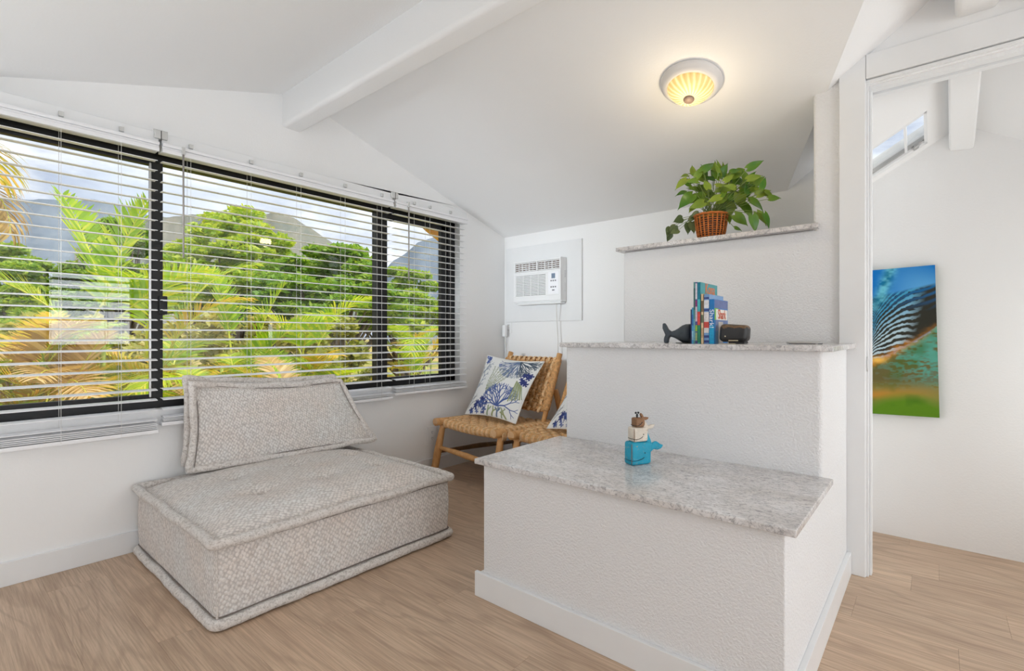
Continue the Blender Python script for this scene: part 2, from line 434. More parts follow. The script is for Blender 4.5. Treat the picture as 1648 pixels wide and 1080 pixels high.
# floor: planks along x
fl = structe('floor', label='light oak plank floor', cat='floor')
b = MB(); b.box(-.1, RX + .1, RY - .1, .15, -.06, -.006); b.build('subfloor', M['gap'], fl)
PW, PL = .182, 1.22
def plank_mesh(x0, x1, y0, y1, zt):
    b = MB(); e = .0006; h = .0004
    b.box(x0 + .0002, x1 - .0002, y0 + .0002, y1 - .0002, -.006, zt - h)
    vs = [(x0 + .0002, y0 + .0002, zt - h), (x1 - .0002, y0 + .0002, zt - h), (x1 - .0002, y1 - .0002, zt - h), (x0 + .0002, y1 - .0002, zt - h),
          (x0 + e, y0 + e, zt), (x1 - e, y0 + e, zt), (x1 - e, y1 - e, zt), (x0 + e, y1 - e, zt)]
    b.f.pop(1); b.m.pop(1)
    b.add(vs, [(4, 5, 6, 7), (0, 1, 5, 4), (1, 2, 6, 5), (2, 3, 7, 6), (3, 0, 4, 7)])
    return b
full = None
rows = int(math.ceil((.12 - RY) / PW))
rr = random.Random(3)
for i in range(rows):
    y0 = RY + i * PW; y1 = min(y0 + PW, .12)
    xs = -rr.random() * PL
    while xs < RX:
        x0 = max(xs, -.05); x1 = min(xs + PL, RX + .05)
        if x1 - x0 > .02:
            cx, cy = (x0 + x1) / 2, (y0 + y1) / 2
            o = plank_mesh(x0 - cx, x1 - cx, y0 - cy, y1 - cy, 0).build('floor_plank', M['floor'], fl)
            o.location = (cx, cy, 0)
        xs += PL

# window wall, x = 0, with opening
WY0, WY1, WZ0, WZ1 = -3.62, -.53, .645, 1.905
wl = structe('wall_left', label='white gable wall with the long window', cat='wall')
b = MB()
b.prism([(0, RY, -.05), (0, WY0, -.05), (0, WY0, zA(WY0)), (0, RY, zA(RY))], (-T, 0, 0))
b.prism([(0, WY1, -.05), (0, .0, -.05), (0, .0, zA(0)), (0, WY1, zA(WY1))], (-T, 0, 0))
b.prism([(0, WY0, -.05), (0, WY1, -.05), (0, WY1, WZ0), (0, WY0, WZ0)], (-T, 0, 0))
b.prism([(0, WY0, WZ1), (0, WY1, WZ1), (0, WY1, zA(WY1)), (0, RIDY, RIDZ), (0, WY0, zA(WY0))], (-T, 0, 0))
b.build('wall_face', M['wall'], wl)
b = MB(); b.box(-T, 2.50, 0, T, -.05, 2.3)
wb = struct(b.build('wall_back', M['wall']), 'white knee wall behind the chairs and air conditioner', 'wall')
b = MB(); b.box(-T, RX + T, RY - T, RY, -.05, 1.8)
struct(b.build('wall_near', M['wall']), 'white wall behind the camera', 'wall')
# right wall with a window seen only as a reflection
b = MB(); ry0, ry1, rz0, rz1 = -2.06, -1.0, .82, 1.96
b.box(RX, RX + T, RY, ry0, -.05, 2.6); b.box(RX, RX + T, ry1, 0, -.05, 2.6)
b.box(RX, RX + T, ry0, ry1, -.05, rz0); b.box(RX, RX + T, ry0, ry1, rz1, 2.6)
struct(b.build('wall_right', M['wall']), 'white wall to the right of the camera', 'wall')
w2 = structe('window_2', (RX, (ry0 + ry1) / 2, rz0), 'small window in the unseen right wall', 'window')
b = MB(); f = .035
b.box(RX + .02, RX + .08, ry0, ry0 + f, rz0, rz1); b.box(RX + .02, RX + .08, ry1 - f, ry1, rz0, rz1)
b.box(RX + .02, RX + .08, ry0, ry1, rz0, rz0 + f); b.box(RX + .02, RX + .08, ry0, ry1, rz1 - f, rz1)
b.build('window_frame', M['black'], w2, world=True)
# ceiling: main gable, cross gable
cl_ = structe('ceiling', label='white vaulted ceiling', cat='ceiling')
TH = .1
def slab(b, pts): b.prism(pts, (0, 0, TH))
YS = -.70
b = MB()
slab(b, [(0, 0, zA(0)), (VX0, 0, zA(0)), (RIX, RIDY, RIDZ), (0, RIDY, RIDZ)])
BK_ = -.655
slab(b, [(3.44, BK_, zA(BK_)), (RX, BK_, zA(BK_)), (RX, RIDY, RIDZ), (RIX, RIDY, RIDZ)])
slab(b, [(0, RIDY, RIDZ), (RX, RIDY, RIDZ), (RX, RY, zA(RY)), (0, RY, zA(RY))])
b.build('main_slope', M['ceil'], cl_)
zB = lambda x: zA(0) + (abs(RIX - VX0) - abs(x - RIX)) * (RIDZ - zA(0)) / (RIX - VX0)
b = MB()
slab(b, [(VX0, 0, zB(VX0)), (2.52, 0, zB(2.52)), (2.52, BK_, zB(2.52)), (RIX, BK_, RIDZ), (RIX, RIDY, RIDZ)])
slab(b, [(3.44, BK_, zA(BK_)), (RIX, BK_, RIDZ), (RIX, RIDY, RIDZ)])
b.build('cross_slope', M['ceil'], cl_)
def beam(name, y0, y1, x0, x1, z0, z1, label, axis='x'):
    b = MB(); b.box(x0, x1, y0, y1, z0, z1)
    o = b.build(name, M['ceil'], bevel=.022, bseg=4); return struct(o, label, 'beam')
beam('trim_1', -1.918, -1.802, -.02, RX, 2.182, 2.50, 'white ridge beam running from the window wall')
beam('trim_2', -1.79, -.70, 2.884, 3.006, 2.193, 2.42, 'short white ridge beam above the doorway')

# door wall (y = -0.71) with opening, and end column
DX0, DX1, DZ = 2.618, 3.50, 2.03
dw = structe('wall_doorway', label='white textured wall with the doorway, its rounded end beside the plant', cat='wall')
b = MB()
b.prism([(1.50, -.71, 0), (DX0, -.71, 0), (DX0, -.71, 2.45), (2.42, -.71, 2.45), (2.42, -.71, 1.463), (1.50, -.71, 1.463)], (0, .11, 0))
b.build('wall_end', M['stucco'], dw, bevel=.014, bseg=4)
b = MB()
b.box(DX0, DX1, -.71, -.60, DZ, 2.45); b.box(DX1, RX, -.71, -.60, -.02, 2.45)
b.build('wall_face', M['wall'], dw)
d1 = structe('door_1', (2.56, -.71, 0), 'white cased doorway to the landing', 'doorway')
b = MB(); b.box(2.518, 2.61, -.73, -.71, 0, 2.154); b.build('casing', M['trim'], d1, world=True, bevel=.003)
b = MB(); b.box(2.611, DX1, -.73, -.71, 2.054, 2.154); b.build('casing', M['trim'], d1, world=True, bevel=.003)
b = MB(); b.box(2.606, 2.6125, -.722, -.60, 0, 2.05); b.box(2.6125, 2.6195, -.712, -.60, 0, 2.04); b.build('jamb', M['trim'], d1, world=True, bevel=.0015)
b = MB(); b.box(2.6197, 2.628, -.69, -.655, 0, 2.02); b.build('door_stop', M['trim'], d1, world=True, bevel=.0015)
b = MB(); b.box(2.611, DX1, -.722, -.60, 2.036, 2.050); b.box(2.62, DX1, -.70, -.665, 2.014, 2.036); b.box(2.62, DX1, -.645, -.61, 2.012, 2.036); b.build('head_jamb', M['trim'], d1, world=True, bevel=.0015)
p = ony(1395, 586, -.722)
b = MB(); b.tube([(2.6135, -.716, .93 + .03 * math.sin(a)) if False else (2.6145 , -.7165 + .004 * math.cos(a), p.z + .030 * math.sin(a)) for a in [2 * math.pi * k / 20 for k in range(20)]], .0016, 5, closed=True)
b.build('latch_plate', M['silver'], d1, world=True, smooth=True)

# landing beyond the doorway
FY = -.111
b = MB(); b.prism([(2.5755, FY, -.02), (3.88, FY, -.02), (3.88, FY, 1.41), (2.922, FY, 1.985), (2.5755, FY, 1.776)], (0, .10, 0))
struct(b.build('wall_landing', M['wall']), 'pale wall of the landing behind the canvas', 'wall')
b = MB(); b.box(3.88, 3.98, -.60, FY, -.02, 2.2)
struct(b.build('wall_landing', M['wall']), 'unseen end wall of the landing', 'wall')
b = MB(); b.box(2.50, 2.575, -.60, FY, -.02, 2.2)
struct(b.build('wall_stairwell', M['wall']), 'narrow wall between stairwell and landing', 'wall')
KY = .58
def zl(x, y):
    base_ = 1.975 - .60 * abs(x - 2.922)
    return base_ + KY * (FY - y)
cl2 = structe('ceiling_landing', label='sloping ceiling of the landing', cat='ceiling')
# left slope with the skylight hole; skylight given by x range and y range on the slope
sx0, sx1, sy0, sy1 = 2.575, 2.800, -.305, -.135
b = MB()
def q(x0, x1, y0, y1):
    b.prism([(x0, y0, zl(x0, y0)), (x1, y0, zl(x1, y0)), (x1, y1, zl(x1, y1)), (x0, y1, zl(x0, y1))], (0, 0, .10))
q(2.50, 2.922, -.66, sy0); q(sx1, 2.922, sy0, sy1); q(2.50, 2.922, sy1, FY)
q(2.922, 3.9, -.66, FY)
b.build('ceiling_slope', M['ceil'], cl2)
b = MB()
def bm_pts(y):
    return [(2.878, y, zl(2.878, y) - .087), (2.966, y, zl(2.966, y) - .095), (2.966, y, zl(2.966, y) + .03), (2.878, y, zl(2.878, y) + .03)]
P1, P2 = bm_pts(FY), bm_pts(-.655)
P2 = [(p[0] + (-.012 if i in (0, 3) else .010), p[1], p[2]) for i, p in enumerate(P2)]
b.add(P1 + P2, [(0, 1, 2, 3), (7, 6, 5, 4), (0, 4, 5, 1), (1, 5, 6, 2), (2, 6, 7, 3), (3, 7, 4, 0)])
struct(b.build('trim_3', M['ceil'], bevel=.01, bseg=3), 'white ridge beam in the landing ceiling', 'beam')
w3 = structe('window_3', (2.7, -.22, 1.95), 'small skylight in the landing ceiling', 'skylight')
b = MB()
def bar(x0, x1, y0, y1, d0, d1):
    b.add([(x, y, zl(x, y) + d) for d in (d0, d1) for y in (y0, y1) for x in (x0, x1)], [(0, 2, 3, 1), (4, 5, 7, 6), (0, 1, 5, 4), (2, 6, 7, 3), (0, 4, 6, 2), (1, 3, 7, 5)])
bar(sx0, sx1, sy1 - .014, sy1, .0, .05); bar(sx0, sx1, sy0, sy0 + .012, .0, .05); bar(sx1 - .012, sx1, sy0, sy1, .0, .05); bar(sx1 - .085, sx1 - .074, sy0, sy1, .01, .05)
b.build('skylight_frame', M['trim'], w3, world=True, bevel=.002)
b = MB(); bar(sx0, sx1, sy1 - .022, sy1 - .015, .012, .03); b.build('track', M['silver'], w3, world=True)
b = MB(); bar(sx1 - .05, sx1 - .03, sy1 - .03, sy1 - .012, -.008, .012); b.build('crank_handle', M['silver'], w3, world=True, bevel=.003)
b = MB(); bar(sx0, sx1, sy0, sy1, .055, .058); b.build('pane', M['glass'], w3, world=True)

# stepped half wall around the stairs
def block(name, x0, x1, y0, y1, z0, z1, r, label):
    P = []
    for cx_, cy_, a0 in ((x1 - r, y0 + r, -90), (x1 - r, y1 - r, 0), (x0 + r, y1 - r, 90), (x0 + r, y0 + r, 180)):
        P += [(cx_ + r * math.cos(R(a0 + 15 * k)), cy_ + r * math.sin(R(a0 + 15 * k)), z0) for k in range(7)]
    b = MB(); b.prism(P, (0, 0, z1 - z0)); o = b.build(name, M['stucco'])
    o.data.polygons.foreach_set('use_smooth', [True] * len(o.data.polygons))
    em = o.modifiers.new('split', 'EDGE_SPLIT'); em.split_angle = R(35)
    return struct(o, label, 'wall')
block('wall_bench', 1.512, 2.5455, -1.852, -.7305, 0, .5088, .005, 'lowest step of the white textured half wall')
block('wall_middle', 1.520, 2.545, -1.310, -.711, .509, .945, .016, 'middle step of the white textured half wall')
def top(name, boxes, label):
    b = MB()
    for q_ in boxes: b.box(*q_)
    o = b.build(name, M['quartz'], bevel=.003, bseg=2); return tag(o, label, 'countertop', 'quartz tops of the half wall')
top('quartz_top', [(1.487, 2.575, -1.878, -1.3105, .509, .529)], 'speckled grey quartz top of the lowest step, under the whale figurine')
top('quartz_top', [(1.503, 2.578, -1.336, -.7305, .945, .965)], 'speckled grey quartz top of the middle step, under the books')
top('quartz_top', [(1.474, 2.4195, -.750, -.545, 1.463, 1.484), (2.4195, 2.446, -.750, -.7105, 1.463, 1.484)], 'speckled grey quartz shelf at the top, under the plant basket')
def base(name, boxes, label):
    b = MB()
    for q_ in boxes: b.box(*q_)
    return struct(b.build(name, M['trim'], bevel=.002), label, 'baseboard')
base('baseboard_bench', [(1.479, 2.562, -1.867, -1.8525, 0, .0935), (2.5455, 2.562, -1.867, -.731, 0, .0935), (1.497, 1.5115, -1.8525, -.75, 0, .0935)], 'white baseboard around the stepped half wall')
base('baseboard_left', [(0, .014, RY, -.015, 0, .096)], 'white baseboard under the window')
base('baseboard_back', [(0.0, 1.499, -.014, 0, 0, .096)], 'white baseboard behind the chairs')

# window_1 : long black framed window
w1 = structe('window_1', (-.08, -2.0, .65), 'long black aluminium window behind the blinds', 'window')
def wbox(name, mat, boxes, par=w1, bev=.002):
    b = MB()
    for q_ in boxes: b.box(*q_)
    return b.build(name, mat, par, world=True, bevel=bev)
wbox('window_frame', M['black'], [(-.115, -.055, WY0, WY1, WZ0, .690), (-.115, -.055, WY0, WY1, 1.838, WZ1), (-.115, -.055, WY0, WY0 + .05, WZ0, WZ1), (-.115, -.055, -.60, WY1, WZ0, WZ1)])
wbox('sash_frame', M['black'], [(-.10, -.065, WY0 + .05, -2.49, .690, .712), (-.10, -.065, WY0 + .05, -2.49, 1.824, 1.838)])
wbox('sash_frame', M['black'], [(-.10, -.065, -1.20, -.664, .690, .705), (-.10, -.065, -1.20, -.60, 1.80, 1.838), (-.10, -.065, -.664, -.60, .690, 1.84)])
wbox('mullion', M['black'], [(-.11, -.055, -2.524, -2.478, .69, 1.838)])
wbox('mullion', M['black'], [(-.11, -.055, -1.252, -1.166, .69, 1.838)])
wbox('sash_lock', M['black'], [(-.055, -.04, -2.497, -2.462, 1.10, 1.19)], bev=.004)
wbox('screen_edge', M['silver'], [(-.062, -.053, -2.534, -2.5255, .70, 1.83)], bev=.001)
for y0, y1 in ((WY0 + .05, -2.524), (-2.478, -1.252), (-1.166, -.664)):
    b = MB(); b.box(-.090, -.086, y0, y1, .70, 1.83); b.build('pane', M['glass'], w1, world=True)
wbox('sill', M['trim'], [(-.12, -.0005, WY0, WY1, WZ0 - .02, WZ0 - .001)])

# ================================================================== BLINDS
PITCH, Z0S = .0466, 1.816
def slat_mesh(L, name='slat'):
    b = MB(); n = 5; wd = .05; pts = []
    for i in range(n):
        u = -1 + 2 * i / (n - 1); x = u * wd / 2; z = .0028 * (1 - u * u) - x * .10
        pts.append((x, z))
    top_ = [(x, z + .0013) for x, z in pts]; bot = [(x, z - .0013) for x, z in pts][::-1]
    ring = top_ + bot
    b.prism([(x, -L / 2, z) for x, z in ring], (0, L, 0)); return b.mesh(name, M['blind'])
def blind(y0, y1, zb, nst, cords, wand, label, nfree):
    L = y1 - y0; cy = (y0 + y1) / 2
    t = thing('window_blind', label, 'blind', (.04, cy, 1.90), group='white slatted blinds across the long window')
    b = MB(); b.box(.004, .060, y0, y1, 1.860, 1.948); b.build('headrail', M['trim'], t, world=True, bevel=.002)
    b = MB(); b.box(.060, .074, y0, y1, 1.856, 1.874); b.box(.060, .070, y0, y1, 1.8745, 1.884); b.box(.060, .078, y0, y1, 1.8845, 1.899); b.build('valance', M['blind'], t, world=True, bevel=.002)
    sm = slat_mesh(L - .01)
    for k in range(nfree):
        o = link('slat', sm, t); o.location = (0, 0, Z0S - k * PITCH - 1.90); o.rotation_euler = (0, random.uniform(-.012, .012), 0)
    for k in range(nst):
        o = link('slat', sm, t); o.location = (random.uniform(-.002, .002), random.uniform(-.004, .004), zb + .026 + k * .0075 - 1.90)
    b = MB(); b.box(-.026, .026, -L / 2, L / 2, zb - 1.90, zb + .018 - 1.90); b.build('bottom_rail', M['blind'], t, bevel=.003)
    for c in cords:
        b = MB()
        for xx in (.014, .066): b.tube([(xx, c, 1.86), (xx, c, zb + .005)], .0008, 5)
        b.build('ladder_cord', M['cord'], t, world=True)
        b = MB(); b.box(.064, .076, c - .008, c + .008, 1.905, 1.925); b.build('clip', M['clear'], t, world=True)
    if wand:
        yw, zt, zw = wand
        b = MB(); b.tube([(.078, yw, zt), (.079, yw, zw)], .0042, 8); b.build('tilt_wand', M['wand'], t, world=True, smooth=True)
        b = MB(); b.box(.064, .082, yw - .007, yw + .007, zt - .005, zt + .03); b.build('clip', M['clear'], t, world=True)
    return t
blind(-3.66, -2.525, .541, 4, [-3.35, -3.1, -2.868, -2.667], None, 'leftmost white blind, its bottom rail hanging lowest', 27)
blind(-2.513, -1.206, .572, 3, [-2.395, -2.114, -1.842, -1.562, -1.296], (-2.43, 1.87, 1.372), 'wide middle white blind behind the grey lounge cushion', 26)
blind(-1.186, -.512, .592, 4, [-1.03, -.888, -.690], (-1.086, 1.88, 1.375), 'short right white blind next to the air conditioner corner', 25)
for yb in (-2.519, -1.196):
    t = thing('blind_bracket', 'clear plastic bracket joining the %s blind headrails' % ('left and middle' if yb < -2 else 'middle and right'), 'bracket', (.07, yb, 1.92), group='blind brackets')
    b = MB(); b.box(.061, .076, yb - .026, yb + .026, 1.915, 1.952); b.box(.062, .072, yb - .028, yb + .028, 1.952, 1.956); b.build('clip_body', M['clear'], t, world=True, bevel=.002)
    b = MB(); b.box(.076, .0775, yb - .0015, yb + .0015, 1.905, 1.952); b.build('joint', M['dark'], t, world=True)

# ================================================================== OTTOMAN
def uv_box(me, s=1.0):
    uv = me.uv_layers.new(name='UVMap')
    for p in me.polygons:
        n = p.normal; ax = max(range(3), key=lambda i: abs(n[i]))
        for li in p.loop_indices:
            c = me.vertices[me.loops[li].vertex_index].co
            a, b_ = [(c.y, c.z), (c.x, c.z), (c.x, c.y)][ax]
            uv.data[li].uv = (a * s, b_ * s)
def wav(p, amp=.004, fr=9):
    p = Vector(p); return p + Vector((noise.noise(p * fr), noise.noise(p * fr + Vector((9, 1, 3))), noise.noise(p * fr + Vector((4, 7, 2))))) * amp
def rounded_rect(x0, x1, y0, y1, r, step=.012, bulge=0):
    pts = []
    cs = [(x1 - r, y0 + r, -90), (x1 - r, y1 - r, 0), (x0 + r, y1 - r, 90), (x0 + r, y0 + r, 180)]
    for i, (cx, cy, a0) in enumerate(cs):
        for k in range(7):
            a = R(a0 + 15 * k); pts.append((cx + r * math.cos(a), cy + r * math.sin(a)))
        nx, ny, na = cs[(i + 1) % 4]; a = R(na)
        e = (nx + r * math.cos(a), ny + r * math.sin(a)); s_ = pts[-1]
        n = max(2, int(math.hypot(e[0] - s_[0], e[1] - s_[1]) / step))
        for k in range(1, n): pts.append((s_[0] + (e[0] - s_[0]) * k / n, s_[1] + (e[1] - s_[1]) * k / n))
    return pts
ot = thing('ottoman', 'large square pouf seat in woven grey and beige fabric under the window', 'seat', (.515, -2.075, 0))
OX0, OX1, OY0, OY1 = .05, .985, -2.600, -1.548
RNG = rounded_rect(OX0, OX1, OY0, OY1, .02)
n = len(RNG); b = MB(); H = 22
cx, cy = (OX0 + OX1) / 2, (OY0 + OY1) / 2
for j in range(H + 1):
    z = .028 + (.288 - .028) * j / H
    bul = 1 + .010 * math.sin(math.pi * j / H)
    b.v += [tuple(wav((cx + (x - cx) * bul, cy + (y - cy) * bul, z), .003, 5)) for x, y in RNG]
b.f += [(j * n + k, j * n + (k + 1) % n, (j + 1) * n + (k + 1) % n, (j + 1) * n + k) for j in range(H) for k in range(n)]
b.m = [0] * len(b.f)
o = b.build('side_panel', M['fabric'], ot, world=True, smooth=True); uv_box(o.data)
b = MB(); b.box(OX0 + .06, OX1 - .06, OY0 + .06, OY1 - .06, 0.001, .03); b.build('base', M['dark'], ot, world=True)
TUF = [onz(px, py, .35) for px, py in ((419.5, 790), (521, 768), (604, 746.5), (376, 769), (474, 748), (559, 731))]
NX, NY = 130, 150; b = MB()
for j in range(NY + 1):
    for i in range(NX + 1):
        u, v = i / NX, j / NY
        x = OX0 + (OX1 - OX0) * u; y = OY0 + (OY1 - OY0) * v
        eu = min(u, 1 - u) * (OX1 - OX0); ev = min(v, 1 - v) * (OY1 - OY0)
        pf = lambda e: 1 - math.exp(-e / .085)
        z = .294 + .072 * pf(eu) * pf(ev)
        for tq in TUF:
            dx, dy = x - tq.x, y - tq.y; d2 = math.hypot(dx, dy)
            z -= .040 * math.exp(-(d2 / .019) ** 2) + .020 * math.exp(-(d2 / .062) ** 2) + .010 * math.exp(-(dx / .010) ** 2 - (dy / .07) ** 2) + .006 * math.exp(-(dy / .010) ** 2 - (dx / .06) ** 2)
        z += .004 * noise.noise(Vector((x * 7, y * 7, 0)))
        b.v.append((x, y, z))
b.f = [(j * (NX + 1) + i, j * (NX + 1) + i + 1, (j + 1) * (NX + 1) + i + 1, (j + 1) * (NX + 1) + i) for j in range(NY) for i in range(NX)]
b.m = [0] * len(b.f)
o = b.build('tufted_top', M['fabric'], ot, world=True, smooth=True); uv_box(o.data)
for tq in TUF:
    zz = .294 + .072 - .064
    b = MB(); b.ball((tq.x, tq.y, zz), .010, .010, .006); b.build('tuft_button', M['pipe'], ot, world=True, smooth=True)
def piping(par, ring, r, name='piping', dark=True, world=True):
    b = MB(); rr_ = [r * (1 + .12 * noise.noise(Vector(p) * 30)) for p in ring]
    b.tube(ring, rr_, 12, closed=True)
    return b.build(name, M['pipe'], par, world=world, smooth=True)
piping(ot, [wav((x, y, .298), .007, 8) for x, y in rounded_rect(OX0 - .010, OX1 + .010, OY0 - .010, OY1 + .010, .022)], .0185)
piping(ot, [wav((x, y, .022), .005, 8) for x, y in rounded_rect(OX0 - .008, OX1 + .008, OY0 - .008, OY1 + .008, .022)], .0185)
for z_ in (.277, .045):
    b = MB(); b.tube([wav((x, y, z_), .003, 8) for x, y in rounded_rect(OX0 - .004, OX1 + .004, OY0 - .004, OY1 + .004, .022)], .0028, 5, closed=True); b.build('seam', M['seam'], ot, world=True, smooth=True)
b = MB(); b.tube([wav((OX1 - .002, OY0 + .002, z), .003, 6) for z in np.linspace(.04, .28, 14)], .0045, 6); b.build('corner_seam', M['pipe'], ot, world=True, smooth=True)

# ---- leaning back cushion : bilinear front face, box gusset
def box_cushion(name, label, BL, BR, TLc, TRc, back, pr_, puff, rp, grp=None):
    c0 = (Vector(BL) + Vector(BR)) / 2
    t = thing(name, label, 'cushion', c0, group=grp)
    BL, BR, TLc, TRc = map(Vector, (BL, BR, TLc, TRc)); back = Vector(back)
    nrm = (BR - BL).cross(TLc - BL).normalized()
    if nrm.dot(CAM - BL) < 0: nrm = -nrm
    NU, NV = 70, 36
    def P(u, v):
        # edges sag inward between corners
        p = BL * (1 - u) * (1 - v) + BR * u * (1 - v) + TLc * (1 - u) * v + TRc * u * v
        upv = (TLc - BL).normalized(); ru = (BR - BL).normalized()
        p = p - upv * .022 * math.sin(math.pi * u) * (v ** 3) + ru * .016 * math.sin(math.pi * v) * ((1 - u) ** 3 - u ** 3)
        return p
    for side in (1, -1):
        b = MB()
        for j in range(NV + 1):
            for i in range(NU + 1):
                u, v = i / NU, j / NV
                e = (1 - math.exp(-min(u, 1 - u) / .12)) * (1 - math.exp(-min(v, 1 - v) / .22))
                p = P(u, v) + (back if side < 0 else Vector((0, 0, 0))) + nrm * side * (puff * e + .004 * noise.noise(Vector((u * 6, v * 4, side))))
                b.v.append(tuple(p))
        b.f = [(j * (NU + 1) + i, j * (NU + 1) + i + 1, (j + 1) * (NU + 1) + i + 1, (j + 1) * (NU + 1) + i) for j in range(NV) for i in range(NU)]
        b.m = [0] * len(b.f)
        me_name = 'front_panel' if side > 0 else 'back_panel'
        o = b.build(me_name, M['fabric'], t, world=True, smooth=True)
        uv = o.data.uv_layers.new(name='UVMap'); W_, H_ = (BR - BL).length, (TLc - BL).length
        for p in o.data.polygons:
            for li in p.loop_indices:
                vi = o.data.loops[li].vertex_index; uv.data[li].uv = ((vi % (NU + 1)) / NU * W_, (vi // (NU + 1)) / NV * H_)
    ring = [P(i / 60, 0) for i in range(60)] + [P(1, i / 30) for i in range(30)] + [P(1 - i / 60, 1) for i in range(60)] + [P(0, 1 - i / 30) for i in range(30)]
    n = len(ring); b = MB()
    for k in range(4):
        b.v += [tuple(p + back * (k / 3) ) for p in ring]
    b.f = [(k * n + i, k * n + (i + 1) % n, (k + 1) * n + (i + 1) % n, (k + 1) * n + i) for k in range(3) for i in range(n)]; b.m = [0] * len(b.f)
    o = b.build('gusset', M['fabric'], t, world=True, smooth=True); uv_box(o.data)
    cen = (BL + BR + TLc + TRc) / 4
    def out_(p): return wav(p + (p - cen).normalized() * .006, .009, 9)
    piping(t, [out_(p) for p in ring], rp)
    piping(t, [out_(p + back) for p in ring], rp)
    b = MB(); b.tube([p + nrm * .010 - (p - cen).normalized() * .010 for p in ring], .0018, 5, closed=True); b.build('seam', M['seam'], t, world=True, smooth=True)
    return t
box_cushion('back_cushion', 'grey and beige woven back cushion with thick piping leaning on the window wall',
            (.192, -2.432, .372), (.215, -1.462, .372), (.135, -2.412, .765), (.125, -1.635, .728), (-.075, 0, .020), .1, .030, .0165)
t = thing('support_cushion', 'small grey and beige wedge cushion tucked behind the back cushion', 'cushion', (.07, -2.0, .345))
b = MB(); b.box(.015, .125, -2.40, -1.60, .350, .49); o = b.build('wedge', M['fabric'], t, world=True, bevel=.02, bseg=4); uv_box(o.data)

